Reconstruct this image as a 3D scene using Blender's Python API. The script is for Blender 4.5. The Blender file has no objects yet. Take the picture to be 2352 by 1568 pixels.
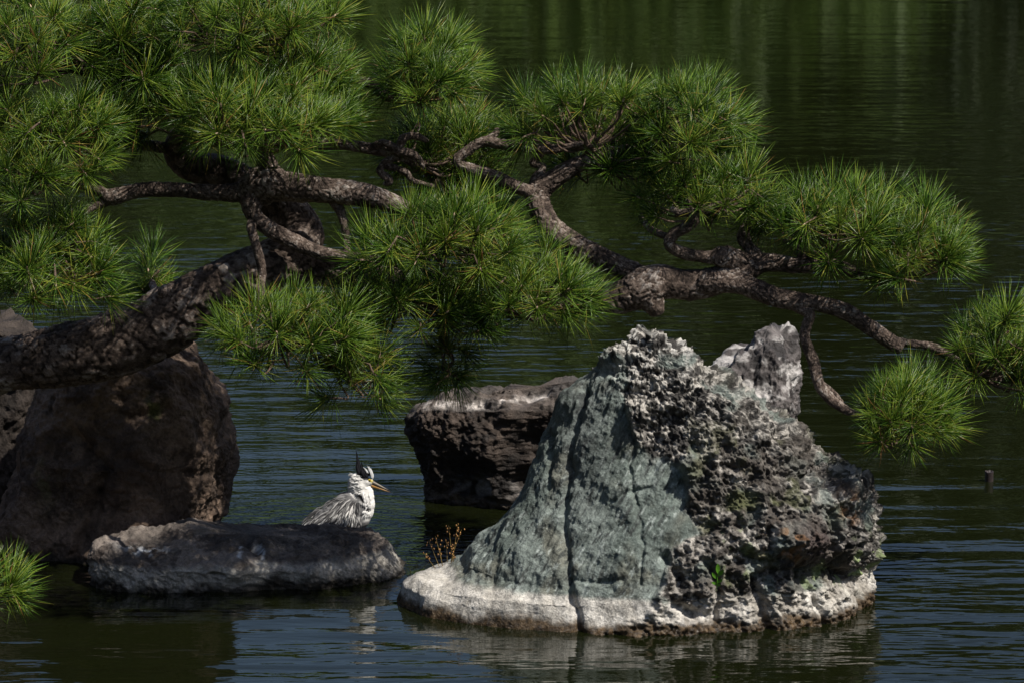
import bpy, bmesh, math, random
import numpy as np
from mathutils import Vector, Matrix

R = math.radians
scene = bpy.context.scene
col = scene.collection
random.seed(7)
rng = np.random.default_rng(11)

# ------------------------------------------------------------------ camera
W, H = 2352.0, 1568.0                    # pixel grid the measurements below were read in
PITCH, HFOV, CAMZ = R(12.5), R(15.2), 5.0
F = W / (2 * math.tan(HFOV / 2))
cam = bpy.data.cameras.new('camera')
cam.sensor_width = 36.0
cam.lens = 18.0 / math.tan(HFOV / 2)
cam.clip_end = 2000
cam.dof.use_dof = True
cam.dof.focus_distance = 17.5
cam.dof.aperture_fstop = 9.0
co = bpy.data.objects.new('camera', cam)
co.location = (0, 0, CAMZ)
co.rotation_euler = (math.pi / 2 - PITCH, 0, 0)
col.objects.link(co)
scene.camera = co

# ------------------------------------------------------------------ sky, sun, exposure
SUN_DIR = Vector((0.50, -0.28, 0.82)).normalized()      # towards the sun
elev = math.asin(SUN_DIR.z)
azim = math.atan2(SUN_DIR.x, SUN_DIR.y)
world = bpy.data.worlds.new('World')
scene.world = world
world.use_nodes = True
nt = world.node_tree
sky = nt.nodes.new('ShaderNodeTexSky')
sky.sky_type = 'NISHITA'
sky.sun_disc = False
sky.sun_elevation = elev
sky.sun_rotation = azim
sky.air_density = 1.0
sky.dust_density = 1.8
sky.ozone_density = 2.8
nt.links.new(sky.outputs[0], nt.nodes['Background'].inputs[0])
nt.nodes['Background'].inputs[1].default_value = 0.085
sl = bpy.data.lights.new('sun', 'SUN')
sl.energy = 5.0
sl.angle = R(0.5)
sl.color = (1.0, 0.95, 0.87)
so = bpy.data.objects.new('sun', sl)
so.rotation_euler = (-SUN_DIR).to_track_quat('-Z', 'Y').to_euler()
so.location = (10, 0, 25)
col.objects.link(so)
scene.view_settings.view_transform = 'Standard'
scene.view_settings.look = 'None'
scene.view_settings.exposure = 0.28
scene.view_settings.gamma = 1.0
scene.render.engine = 'CYCLES'
scene.cycles.use_denoising = True
scene.cycles.max_bounces = 6
scene.cycles.diffuse_bounces = 2
scene.cycles.glossy_bounces = 4
scene.cycles.caustics_reflective = False
scene.cycles.caustics_refractive = False
scene.cycles.sample_clamp_indirect = 4.0

# ------------------------------------------------------------------ pixel <-> place
CP, SP = math.cos(PITCH), math.sin(PITCH)


def P(px, py, Y):
    """the point seen at pixel (px,py) whose distance along the ground is Y"""
    x = (px - W / 2) / F
    y = -(py - H / 2) / F
    d = np.array([x, CP + y * SP, -SP + y * CP])
    return np.array([0, 0, CAMZ]) + d * (Y / d[1])


def ground(px, py):
    """the point of the water seen at pixel (px,py)"""
    x = (px - W / 2) / F
    y = -(py - H / 2) / F
    d = np.array([x, CP + y * SP, -SP + y * CP])
    return np.array([0, 0, CAMZ]) + d * (CAMZ / -d[2])


def proj(p):
    q = p - np.array([0, 0, CAMZ])
    zf = q[:, 1] * CP - q[:, 2] * SP
    u = q[:, 1] * SP + q[:, 2] * CP
    return W / 2 + F * q[:, 0] / zf, H / 2 - F * u / zf


# ------------------------------------------------------------------ noise
_G = np.array([[1, 1, 0], [-1, 1, 0], [1, -1, 0], [-1, -1, 0], [1, 0, 1], [-1, 0, 1], [1, 0, -1], [-1, 0, -1],
               [0, 1, 1], [0, -1, 1], [0, 1, -1], [0, -1, -1], [1, 1, 0], [-1, 1, 0], [0, -1, 1], [0, -1, -1]], float)


def _h(ix, iy, iz, seed=0):
    h = (ix * 374761393 + iy * 668265263 + iz * 2147483647 + seed * 1274126177) & 0xFFFFFFFF
    h = ((h ^ (h >> 13)) * 1274126177) & 0xFFFFFFFF
    h = ((h ^ (h >> 16)) * 2246822519) & 0xFFFFFFFF
    return h ^ (h >> 13)


def perlin(p, seed=0):
    p = np.asarray(p, float)
    i = np.floor(p).astype(np.int64)
    f = p - i
    u = f * f * f * (f * (f * 6 - 15) + 10)
    out = 0
    for dx in (0, 1):
        wx = u[:, 0] if dx else 1 - u[:, 0]
        for dy in (0, 1):
            wy = u[:, 1] if dy else 1 - u[:, 1]
            for dz in (0, 1):
                wz = u[:, 2] if dz else 1 - u[:, 2]
                g = _G[_h(i[:, 0] + dx, i[:, 1] + dy, i[:, 2] + dz, seed) & 15]
                dot = g[:, 0] * (f[:, 0] - dx) + g[:, 1] * (f[:, 1] - dy) + g[:, 2] * (f[:, 2] - dz)
                out = out + wx * wy * wz * dot
    return out


def fbm(p, octaves=4, seed=0, gain=0.5):
    s, a, f = 0, 1.0, 1.0
    for k in range(octaves):
        s = s + a * perlin(p * f, seed + k * 17)
        a *= gain
        f *= 2.03
    return s


def ridged(p, octaves=4, seed=0, gain=0.5):
    s, a, f = 0, 1.0, 1.0
    for k in range(octaves):
        s = s + a * (1 - 2.0 * np.abs(perlin(p * f, seed + k * 17)))
        a *= gain
        f *= 2.07
    return s


def voronoi(p, seed=0):
    p = np.asarray(p, float)
    i = np.floor(p).astype(np.int64)
    f1 = np.full(len(p), 9.0)
    f2 = np.full(len(p), 9.0)
    cid = np.zeros(len(p))
    for dx in (-1, 0, 1):
        for dy in (-1, 0, 1):
            for dz in (-1, 0, 1):
                c = i + np.array([dx, dy, dz])
                h = _h(c[:, 0], c[:, 1], c[:, 2], seed)
                o = np.stack([(h & 1023) / 1023., ((h >> 10) & 1023) / 1023., ((h >> 20) & 1023) / 1023.], 1)
                d = np.sqrt(((c + o - p) ** 2).sum(1))
                near = d < f1
                f2 = np.where(near, f1, np.minimum(f2, d))
                cid = np.where(near, ((h >> 5) & 4095) / 4095., cid)
                f1 = np.where(near, d, f1)
    return f1, f2, cid


def sst(a, b, x):
    t = np.clip((x - a) / (b - a), 0, 1)
    return t * t * (3 - 2 * t)


def mixc(a, b, t):
    t = np.asarray(t)[:, None]
    return np.asarray(a) * (1 - t) + np.asarray(b) * t


def in_poly(px, py, poly):
    inside = np.zeros(len(px), bool)
    n = len(poly)
    for k in range(n):
        x0, y0 = poly[k]
        x1, y1 = poly[(k + 1) % n]
        c = ((y0 > py) != (y1 > py)) & (px < (x1 - x0) * (py - y0) / (y1 - y0 + 1e-9) + x0)
        inside ^= c
    return inside


def seg_dist(px, py, pts):
    d = np.full(len(px), 1e9)
    for (x0, y0), (x1, y1) in zip(pts[:-1], pts[1:]):
        vx, vy = x1 - x0, y1 - y0
        t = np.clip(((px - x0) * vx + (py - y0) * vy) / (vx * vx + vy * vy + 1e-9), 0, 1)
        d = np.minimum(d, np.hypot(px - x0 - t * vx, py - y0 - t * vy))
    return d


def signed_poly(px, py, poly):
    d = seg_dist(px, py, list(poly) + [poly[0]])
    return np.where(in_poly(px, py, poly), d, -d)


# ------------------------------------------------------------------ mesh and object helpers
def add_mesh(name, verts, faces, mat=None, smooth=True, attrs=None, mats=None, mat_idx=None):
    me = bpy.data.meshes.new(name)
    verts = np.asarray(verts, np.float32)
    if isinstance(faces, np.ndarray):
        n = faces.shape[1]
        me.vertices.add(len(verts))
        me.vertices.foreach_set('co', verts.ravel())
        me.loops.add(faces.size)
        me.loops.foreach_set('vertex_index', faces.ravel().astype(np.int32))
        me.polygons.add(len(faces))
        me.polygons.foreach_set('loop_start', np.arange(0, faces.size, n, dtype=np.int32))
        me.update(calc_edges=True)
    else:
        me.from_pydata(verts.tolist(), [], faces)
        me.update()
    me.polygons.foreach_set('use_smooth', np.full(len(me.polygons), smooth))
    for m in (mats or ([mat] if mat else [])):
        me.materials.append(m)
    if mat_idx is not None:
        me.polygons.foreach_set('material_index', np.asarray(mat_idx, np.int32))
    for k, v in (attrs or {}).items():
        v = np.asarray(v, np.float32)
        if v.ndim == 1:
            a = me.attributes.new(k, 'FLOAT', 'POINT')
            a.data.foreach_set('value', v)
        else:
            if v.shape[1] == 3:
                v = np.concatenate([v, np.ones((len(v), 1), np.float32)], 1)
            a = me.attributes.new(k, 'FLOAT_COLOR', 'POINT')
            a.data.foreach_set('color', np.ascontiguousarray(v, np.float32).ravel())
    return me


def link(name, me, parent=None, loc=None):
    o = bpy.data.objects.new(name, me)
    col.objects.link(o)
    if parent is not None:
        o.parent = parent
    if loc is not None:
        o.location = loc
    return o


def tag(o, label=None, cat=None, group=None, kind=None):
    for k, v in (('label', label), ('category', cat), ('group', group), ('kind', kind)):
        if v:
            o[k] = v
    return o


def empty(name, loc, label, cat, group=None):
    o = bpy.data.objects.new(name, None)
    o.location = loc
    o.empty_display_size = 0.2
    col.objects.link(o)
    return tag(o, label, cat, group)


def catmull(pts, n):
    pts = np.asarray(pts, float)
    q = np.vstack([2 * pts[0] - pts[1], pts, 2 * pts[-1] - pts[-2]])
    seg = np.linalg.norm(np.diff(pts[:, :3], axis=0), axis=1)
    cum = np.concatenate([[0], np.cumsum(seg)])
    s = np.linspace(0, cum[-1], n)
    k = np.clip(np.searchsorted(cum, s, side='right') - 1, 0, len(pts) - 2)
    t = ((s - cum[k]) / np.maximum(seg[k], 1e-9))[:, None]
    p0, p1, p2, p3 = q[k], q[k + 1], q[k + 2], q[k + 3]
    return 0.5 * (2 * p1 + (p2 - p0) * t + (2 * p0 - 5 * p1 + 4 * p2 - p3) * t * t + (3 * p1 - p0 - 3 * p2 + p3) * t ** 3)


def tube(path, radii, sides):
    """rings round a path: vertices, quads (with end caps as last rings drawn together), axis parameter"""
    n = len(path)
    tan = np.gradient(path, axis=0)
    tan /= np.linalg.norm(tan, axis=1)[:, None] + 1e-12
    up = np.array([0.13, -0.9, 0.4])
    u = up - tan[0] * (up @ tan[0])
    U = np.zeros((n, 3))
    for i in range(n):
        u = u - tan[i] * (u @ tan[i])
        u /= np.linalg.norm(u) + 1e-12
        U[i] = u
    V = np.cross(tan, U)
    a = np.linspace(0, 2 * np.pi, sides, endpoint=False)
    dirs = U[:, None, :] * np.cos(a)[None, :, None] + V[:, None, :] * np.sin(a)[None, :, None]
    verts = path[:, None, :] + dirs * np.asarray(radii)[:, None, None]
    idx = np.arange(n * sides).reshape(n, sides)
    f = np.stack([idx[:-1], np.roll(idx, -1, 1)[:-1], np.roll(idx, -1, 1)[1:], idx[1:]], -1).reshape(-1, 4)
    return verts.reshape(-1, 3), f, dirs.reshape(-1, 3)


class Batch:
    """collects quads / triangles into one mesh"""
    def __init__(self):
        self.v, self.f, self.n, self.m, self.a = [], [], 0, [], []

    def add(self, v, f, m=0, a=0.0):
        v = np.asarray(v, float)
        self.v.append(v)
        for q in (f.tolist() if isinstance(f, np.ndarray) else f):
            self.f.append([k + self.n for k in q])
        self.m += [m] * len(f)
        self.a.append(np.broadcast_to(np.asarray(a, float), (len(v),)) if np.ndim(a) < 2 else a)
        self.n += len(v)

    def mesh(self, name, mats, attr='tone', smooth=True):
        return add_mesh(name, np.vstack(self.v), self.f, mats=mats, mat_idx=self.m, smooth=smooth,
                        attrs={attr: np.concatenate(self.a)} if attr else None)


# ------------------------------------------------------------------ materials
def new_mat(name):
    m = bpy.data.materials.new(name)
    m.use_nodes = True
    t = m.node_tree
    return m, t, t.nodes['Principled BSDF'], t.nodes, t.links


def node(t, kind, **kw):
    n = t.nodes.new(kind)
    for k, v in kw.items():
        if k.startswith('i_'):
            n.inputs[k[2:].replace('_', ' ')].default_value = v
        else:
            setattr(n, k, v)
    return n


def math_node(t, op, a, b=None, c=None, clamp=False):
    n = t.nodes.new('ShaderNodeMath')
    n.operation = op
    n.use_clamp = clamp
    for k, v in enumerate((a, b, c)):
        if v is None:
            continue
        if isinstance(v, (int, float)):
            n.inputs[k].default_value = v
        else:
            t.links.new(v, n.inputs[k])
    return n.outputs[0]


def rock_mat(name, rough=0.8, fine=90.0, bump=0.006, var=0.45, stretch=(1, 1, 1)):
    """vertex colour Col (rock, lichen, stains) x fine mineral grain; alpha of Col is dryness"""
    m, t, b, N, L = new_mat(name)
    at = node(t, 'ShaderNodeAttribute', attribute_name='Col')
    tc = N.new('ShaderNodeTexCoord')
    mp = N.new('ShaderNodeMapping')
    mp.inputs['Scale'].default_value = stretch
    L.new(tc.outputs['Object'], mp.inputs[0])
    n1 = node(t, 'ShaderNodeTexNoise', i_Scale=fine, i_Detail=6.0, i_Roughness=0.65)
    n2 = node(t, 'ShaderNodeTexNoise', i_Scale=fine * 0.22, i_Detail=5.0, i_Roughness=0.6)
    L.new(mp.outputs[0], n1.inputs['Vector'])
    L.new(mp.outputs[0], n2.inputs['Vector'])
    s = math_node(t, 'ADD', n1.outputs['Fac'], n2.outputs['Fac'])
    s = math_node(t, 'SUBTRACT', s, 1.0)
    g = math_node(t, 'MULTIPLY_ADD', s, var * 4.0, 1.0)
    g = math_node(t, 'MAXIMUM', g, 0.12)
    mx = N.new('ShaderNodeVectorMath')
    mx.operation = 'SCALE'
    L.new(at.outputs['Color'], mx.inputs[0])
    L.new(g, mx.inputs['Scale'])
    L.new(mx.outputs[0], b.inputs['Base Color'])
    r = math_node(t, 'MULTIPLY', at.outputs['Alpha'], rough - 0.22)
    r = math_node(t, 'ADD', r, 0.22)
    L.new(r, b.inputs['Roughness'])
    bp = node(t, 'ShaderNodeBump', i_Strength=1.0, i_Distance=bump)
    L.new(s, bp.inputs['Height'])
    L.new(bp.outputs[0], b.inputs['Normal'])
    b.inputs['Specular IOR Level'].default_value = 0.35
    return m


def bark_mat():
    m, t, b, N, L = new_mat('bark')
    at = node(t, 'ShaderNodeAttribute', attribute_name='tint')
    tc = N.new('ShaderNodeTexCoord')
    n1 = node(t, 'ShaderNodeTexNoise', i_Scale=48.0, i_Detail=8.0, i_Roughness=0.75)
    n2 = node(t, 'ShaderNodeTexNoise', i_Scale=6.0, i_Detail=3.0)
    L.new(tc.outputs['Object'], n1.inputs['Vector'])
    L.new(tc.outputs['Object'], n2.inputs['Vector'])
    f = math_node(t, 'ADD', math_node(t, 'MULTIPLY', at.outputs['Fac'], 0.62), math_node(t, 'MULTIPLY', n1.outputs['Fac'], 1.25))
    f = math_node(t, 'SUBTRACT', f, 0.47)
    cr = N.new('ShaderNodeValToRGB')
    e = cr.color_ramp.elements
    e[0].position, e[0].color = 0.10, (0.018, 0.013, 0.010, 1)
    e[1].position, e[1].color = 0.85, (0.36, 0.315, 0.275, 1)
    for p_, c_ in ((0.38, (0.062, 0.044, 0.034, 1)), (0.6, (0.155, 0.115, 0.091, 1))):
        k = e.new(p_)
        k.color = c_
    L.new(f, cr.inputs[0])
    mx = node(t, 'ShaderNodeMix', data_type='RGBA', blend_type='MULTIPLY')
    mx.inputs['Factor'].default_value = 0.5
    L.new(cr.outputs[0], mx.inputs['A'])
    L.new(n2.outputs['Color'], mx.inputs['B'])
    L.new(cr.outputs[0], b.inputs['Base Color'])
    b.inputs['Roughness'].default_value = 0.85
    b.inputs['Specular IOR Level'].default_value = 0.25
    bp = node(t, 'ShaderNodeBump', i_Strength=1.0, i_Distance=0.012)
    L.new(n1.outputs['Fac'], bp.inputs['Height'])
    L.new(bp.outputs[0], b.inputs['Normal'])
    return m


def needle_mat():
    m, t, b, N, L = new_mat('pine_needle')
    at = node(t, 'ShaderNodeAttribute', attribute_name='tone')
    oi = N.new('ShaderNodeObjectInfo')
    f = math_node(t, 'MULTIPLY_ADD', math_node(t, 'SUBTRACT', oi.outputs['Random'], 0.5), 0.28, at.outputs['Fac'])
    cr = N.new('ShaderNodeValToRGB')
    e = cr.color_ramp.elements
    e[0].position, e[0].color = 0.0, (0.014, 0.042, 0.005, 1)
    e[1].position, e[1].color = 1.0, (0.22, 0.11, 0.035, 1)
    for p_, c_ in ((0.32, (0.054, 0.120, 0.012, 1)), (0.62, (0.160, 0.248, 0.026, 1)), (0.86, (0.30, 0.32, 0.045, 1)), (0.95, (0.28, 0.19, 0.045, 1))):
        k = e.new(p_)
        k.color = c_
    L.new(f, cr.inputs[0])
    L.new(cr.outputs[0], b.inputs['Base Color'])
    b.inputs['Roughness'].default_value = 0.27
    b.inputs['Specular IOR Level'].default_value = 0.32
    tr = N.new('ShaderNodeBsdfTranslucent')
    L.new(cr.outputs[0], tr.inputs[0])
    ms = N.new('ShaderNodeMixShader')
    ms.inputs[0].default_value = 0.28
    L.new(b.outputs[0], ms.inputs[1])
    L.new(tr.outputs[0], ms.inputs[2])
    L.new(ms.outputs[0], N['Material Output'].inputs[0])
    return m


def plain_mat(name, colour, rough=0.7, var=0.3, scale=12.0, spec=0.4, sss=0.0):
    m, t, b, N, L = new_mat(name)
    tc = N.new('ShaderNodeTexCoord')
    n1 = node(t, 'ShaderNodeTexNoise', i_Scale=scale, i_Detail=5.0)
    L.new(tc.outputs['Object'], n1.inputs['Vector'])
    g = math_node(t, 'MULTIPLY_ADD', math_node(t, 'SUBTRACT', n1.outputs['Fac'], 0.5), var * 3, 1.0)
    mx = N.new('ShaderNodeVectorMath')
    mx.operation = 'SCALE'
    mx.inputs[0].default_value = colour
    L.new(g, mx.inputs['Scale'])
    L.new(mx.outputs[0], b.inputs['Base Color'])
    b.inputs['Roughness'].default_value = rough
    b.inputs['Specular IOR Level'].default_value = spec
    return m


def vcol_mat(name, rough=0.6, spec=0.3, fine=200.0, var=0.15):
    m, t, b, N, L = new_mat(name)
    at = node(t, 'ShaderNodeAttribute', attribute_name='Col')
    tc = N.new('ShaderNodeTexCoord')
    n1 = node(t, 'ShaderNodeTexNoise', i_Scale=fine, i_Detail=4.0)
    L.new(tc.outputs['Object'], n1.inputs['Vector'])
    g = math_node(t, 'MULTIPLY_ADD', math_node(t, 'SUBTRACT', n1.outputs['Fac'], 0.5), var * 3, 1.0)
    mx = N.new('ShaderNodeVectorMath')
    mx.operation = 'SCALE'
    L.new(at.outputs['Color'], mx.inputs[0])
    L.new(g, mx.inputs['Scale'])
    L.new(mx.outputs[0], b.inputs['Base Color'])
    b.inputs['Roughness'].default_value = rough
    b.inputs['Specular IOR Level'].default_value = spec
    return m


HERON_Y = 17.85
HERON_AT = P(780, 1230, HERON_Y)


def water_mat():
    m, t, b, N, L = new_mat('pond_water')
    b.inputs['Base Color'].default_value = (0.0052, 0.0066, 0.0018, 1)
    b.inputs['Roughness'].default_value = 0.03
    b.inputs['IOR'].default_value = 1.42
    b.inputs['Specular IOR Level'].default_value = 0.6
    tc = N.new('ShaderNodeTexCoord')

    def noise(scale_xy, detail, off=(0, 0, 0), rot=0.0, dist=0.0, rough=0.5):
        mp = N.new('ShaderNodeMapping')
        mp.inputs['Scale'].default_value = (scale_xy[0], scale_xy[1], 1)
        mp.inputs['Location'].default_value = off
        mp.inputs['Rotation'].default_value = (0, 0, rot)
        L.new(tc.outputs['Object'], mp.inputs[0])
        n = node(t, 'ShaderNodeTexNoise', i_Scale=1.0, i_Detail=detail, i_Distortion=dist, i_Roughness=rough)
        L.new(mp.outputs[0], n.inputs['Vector'])
        return n.outputs['Fac']
    swell = noise((0.55, 3.4), 1.0, rot=0.05)
    chop = noise((2.4, 8.5), 2.0, (3, 1, 0), rot=-0.05, rough=0.55)
    fine = noise((11, 26), 2.0, (7, 5, 0), rot=0.1, rough=0.6)
    patch = noise((0.25, 0.5), 1.0, (1.3, 4.2, 0))
    pm = node(t, 'ShaderNodeMapRange', i_From_Min=0.42, i_From_Max=0.62, i_To_Min=0.45, i_To_Max=1.0)
    L.new(patch, pm.inputs['Value'])
    # a breeze ruffles the water beyond the rocks
    sx = N.new('ShaderNodeSeparateXYZ')
    L.new(tc.outputs['Object'], sx.inputs[0])
    br = N.new('ShaderNodeValToRGB')
    br.color_ramp.interpolation = 'EASE'
    e = br.color_ramp.elements
    e[0].position, e[0].color = 0.0, (1.0, 1.0, 1.0, 1)
    e[1].position, e[1].color = 1.0, (0.10, 0.10, 0.10, 1)
    for y_, c_ in ((17.2, 0.80), (18.2, 0.38), (19.2, 0.22), (20.6, 0.30), (22.2, 1.0), (26.5, 0.95), (29.0, 0.6), (33.5, 0.2)):
        k = e.new((y_ - 14) / 26)
        k.color = (c_, c_, c_, 1)
    L.new(math_node(t, 'DIVIDE', math_node(t, 'SUBTRACT', sx.outputs['Y'], 14.0), 26.0), br.inputs[0])
    amp = math_node(t, 'MULTIPLY', pm.outputs[0], br.outputs[0])
    calm = node(t, 'ShaderNodeMapRange', interpolation_type='SMOOTHSTEP', i_From_Min=17.0, i_From_Max=20.5, i_To_Min=0.0170, i_To_Max=0.0040)
    L.new(sx.outputs['Y'], calm.inputs['Value'])
    h = math_node(t, 'MULTIPLY', swell, calm.outputs[0])
    h = math_node(t, 'ADD', h, math_node(t, 'MULTIPLY', math_node(t, 'MULTIPLY', chop, amp), 0.0155))
    # the stir round the wading heron
    mp = N.new('ShaderNodeMapping')
    mp.inputs['Location'].default_value = (-HERON_AT[0], -HERON_AT[1] - 0.25, 0)
    L.new(tc.outputs['Object'], mp.inputs[0])
    ln = N.new('ShaderNodeVectorMath')
    ln.operation = 'LENGTH'
    L.new(mp.outputs[0], ln.inputs[0])
    near = node(t, 'ShaderNodeMapRange', interpolation_type='SMOOTHSTEP', i_From_Min=0.55, i_From_Max=1.15, i_To_Min=1.0, i_To_Max=0.0)
    L.new(ln.outputs['Value'], near.inputs['Value'])
    wob = math_node(t, 'MULTIPLY_ADD', swell, 0.35, ln.outputs['Value'])
    ring = math_node(t, 'SINE', math_node(t, 'MULTIPLY', wob, 36.0))
    h = math_node(t, 'ADD', h, math_node(t, 'MULTIPLY', math_node(t, 'MULTIPLY', ring, near.outputs[0]), 0.0020))
    fa = math_node(t, 'MULTIPLY_ADD', near.outputs[0], 0.0120, 0.0007)
    h = math_node(t, 'ADD', h, math_node(t, 'MULTIPLY', fine, fa))
    bp = node(t, 'ShaderNodeBump', i_Strength=1.0, i_Distance=1.0)
    L.new(h, bp.inputs['Height'])
    L.new(bp.outputs[0], b.inputs['Normal'])
    return m


M_NEEDLE = needle_mat()
M_BARK = bark_mat()
M_TWIG = plain_mat('twig_bark', (0.10, 0.065, 0.045), 0.8, 0.35, 60)
M_BUD = plain_mat('pine_bud', (0.45, 0.32, 0.22), 0.7, 0.3, 80)
M_CUT = plain_mat('cut_wood', (0.30, 0.25, 0.20), 0.8, 0.3, 50)
M_WATER = water_mat()

# ------------------------------------------------------------------ water and banks
v = [(-160, -40, 0), (160, -40, 0), (160, 260, 0), (-160, 260, 0)]
water = link('pond_water', add_mesh('pond_water', v, [(0, 1, 2, 3)], M_WATER))
tag(water, 'dark green rippled pond water', None, None, 'structure')


def terrain(name, x0, x1, y0, y1, nx, ny, hfun, mat):
    xs, ys = np.meshgrid(np.linspace(x0, x1, nx), np.linspace(y0, y1, ny))
    p = np.stack([xs.ravel(), ys.ravel(), np.zeros(nx * ny)], 1)
    p[:, 2] = hfun(p)
    idx = np.arange(nx * ny).reshape(ny, nx)
    f = np.stack([idx[:-1, :-1], idx[:-1, 1:], idx[1:, 1:], idx[1:, :-1]], -1).reshape(-1, 4)
    return link(name, add_mesh(name, p, f, mat))


M_EARTH = plain_mat('bank_earth', (0.075, 0.058, 0.036), 0.9, 0.5, 3.0)
M_TURF = plain_mat('bank_turf', (0.05, 0.085, 0.022), 0.9, 0.5, 1.5)


def left_bank_h(p):
    edge = -3.15 + 0.35 * fbm(p * np.array([0.0, 0.9, 0]) + 3.7, 3) - 0.012 * (p[:, 1] - 17) ** 2
    d = edge - p[:, 0]
    return np.where(d < 0, np.maximum(-1.0, d * 1.2), 0.85 * sst(0, 1.4, d) + 0.02 * d) - 0.06 + 0.06 * fbm(p * 1.7, 3, 5)


tag(terrain('bank', -20, -2.4, 3, 34, 70, 100, left_bank_h, M_EARTH), 'brown earth bank beside the pond', None, None, 'structure')


def far_bank_h(p):
    edge = 64 + 3.0 * fbm(p * np.array([0.03, 0, 0]) + 9.1, 3)
    d = p[:, 1] - edge
    return np.where(d < 0, np.maximum(-1.5, d * 0.6), 1.4 * sst(0, 6, d) + 0.06 * np.maximum(d, 0)) - 0.05 + 0.25 * fbm(p * 0.3, 3, 6) * (d > 0)


tag(terrain('far_bank', -150, 150, 56, 250, 150, 90, far_bank_h, M_TURF), 'green bank on the far side of the pond', None, None, 'structure')


# ------------------------------------------------------------------ rocks
def rock(name, rows, yc, depth, nr, nf, nb, shape, mat, label, p=2.4, zoff=0.0):
    """rows (py,left px,right px) of the outline, top to bottom, on the upright sheet y = yc(px);
    depth(v) -> (front, back) half depths in metres; shape(P,N,px,py,front,v) -> moved points, colours"""
    rows = np.array(rows, float)
    s = np.linspace(0, 1, nr)
    seg = np.concatenate([[0], np.cumsum(np.hypot(np.diff(rows[:, 0]), 0.35 * np.maximum(np.abs(np.diff(rows[:, 1])), np.abs(np.diff(rows[:, 2])))))])
    seg /= seg[-1]
    py = np.interp(s, seg, rows[:, 0])
    Lx = np.interp(s, seg, rows[:, 1])
    Rx = np.interp(s, seg, rows[:, 2])
    PL = np.array([P(x, y, yc(x)) for x, y in zip(Lx, py)])
    PR = np.array([P(x, y, yc(x)) for x, y in zip(Rx, py)])
    C = (PL + PR) / 2
    A = (PR - PL) / 2
    Nn = np.stack([A[:, 1], -A[:, 0], 0 * A[:, 0]], 1)
    Nn /= np.linalg.norm(Nn, axis=1)[:, None] + 1e-9
    t = np.concatenate([np.linspace(math.pi, 2 * math.pi, nf, endpoint=False), np.linspace(0, math.pi, nb, endpoint=False)])
    c, sn = np.cos(t), np.sin(t)
    u = np.sign(c) * np.abs(c) ** (2 / p)
    w = np.abs(sn) ** (2 / p)
    fr = sn < 0
    v01 = (py - py[0]) / (py[-1] - py[0])
    df, db = depth(v01)
    dd = np.where(fr[None, :], df[:, None], -db[:, None]) * w[None, :]
    pts = C[:, None, :] + A[:, None, :] * u[None, :, None] + Nn[:, None, :] * dd[:, :, None]
    pts[:, :, 2] += zoff
    n, k = pts.shape[:2]
    dv = np.gradient(pts, axis=0)
    du = np.roll(pts, -1, 1) - np.roll(pts, 1, 1)
    nrm = np.cross(dv, du)
    nrm /= np.linalg.norm(nrm, axis=2)[:, :, None] + 1e-12
    outward = (nrm * (pts - C[:, None, :])).sum(2).mean()
    if outward < 0:
        nrm = -nrm
    flat = pts.reshape(-1, 3)
    fn = nrm.reshape(-1, 3)
    ppx, ppy = proj(flat)
    frf = np.broadcast_to(fr[None, :], (n, k)).ravel()
    moved, colour = shape(flat, fn, ppx, ppy, frf, np.repeat(v01, k))
    idx = np.arange(n * k).reshape(n, k)
    f = np.stack([idx[:-1], idx[1:], np.roll(idx, -1, 1)[1:], np.roll(idx, -1, 1)[:-1]], -1).reshape(-1, 4)
    top = moved[:k].mean(0)
    verts = np.vstack([moved, top[None]])
    colour = np.vstack([colour, colour[:1]])
    ti = n * k
    cap = np.stack([idx[0], np.roll(idx[0], -1), np.full(k, ti), np.full(k, ti)], -1)
    base = np.array([moved[:, 0].mean(), moved[:, 1].mean(), 0])
    me = add_mesh(name, verts - base, f, mat, True, {'Col': colour})
    bm = bmesh.new()
    bm.from_mesh(me)
    bm.verts.ensure_lookup_table()
    for a_, b_, c_, _ in cap:
        try:
            bm.faces.new((bm.verts[a_], bm.verts[b_], bm.verts[c_])).smooth = True
        except ValueError:
            pass
    bmesh.ops.recalc_face_normals(bm, faces=bm.faces)
    bm.to_mesh(me)
    bm.free()
    o = link(name, me, None, base)
    return tag(o, label, 'rock', None)


def waterline(z, colr, P3, dry, pale, brown, zb, zw, seed, rough_edge=0.02):
    """pale dried deposit below zb, wet brown algae below zw"""
    e = rough_edge * fbm(P3 * 9, 3, seed)
    pale_m = sst(zb + 0.012, zb - 0.012, z + e)
    colr = mixc(colr, pale, pale_m * 0.93)
    br = sst(zw + 0.02, zw - 0.02, z + 1.2 * e + 0.012 * fbm(P3 * 30, 2, seed + 3) + 0.035 * fbm(P3 * 3.5, 2, seed + 4))
    n = 0.7 + 0.8 * fbm(P3 * 45, 3, seed + 5)
    colr = mixc(colr, np.asarray(brown) * np.clip(n, 0.2, 1.6)[:, None], br)
    wet = sst(zw + 0.0, zw - 0.04, z + e)
    return colr, np.minimum(dry, 1 - 0.9 * wet), pale_m


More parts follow.
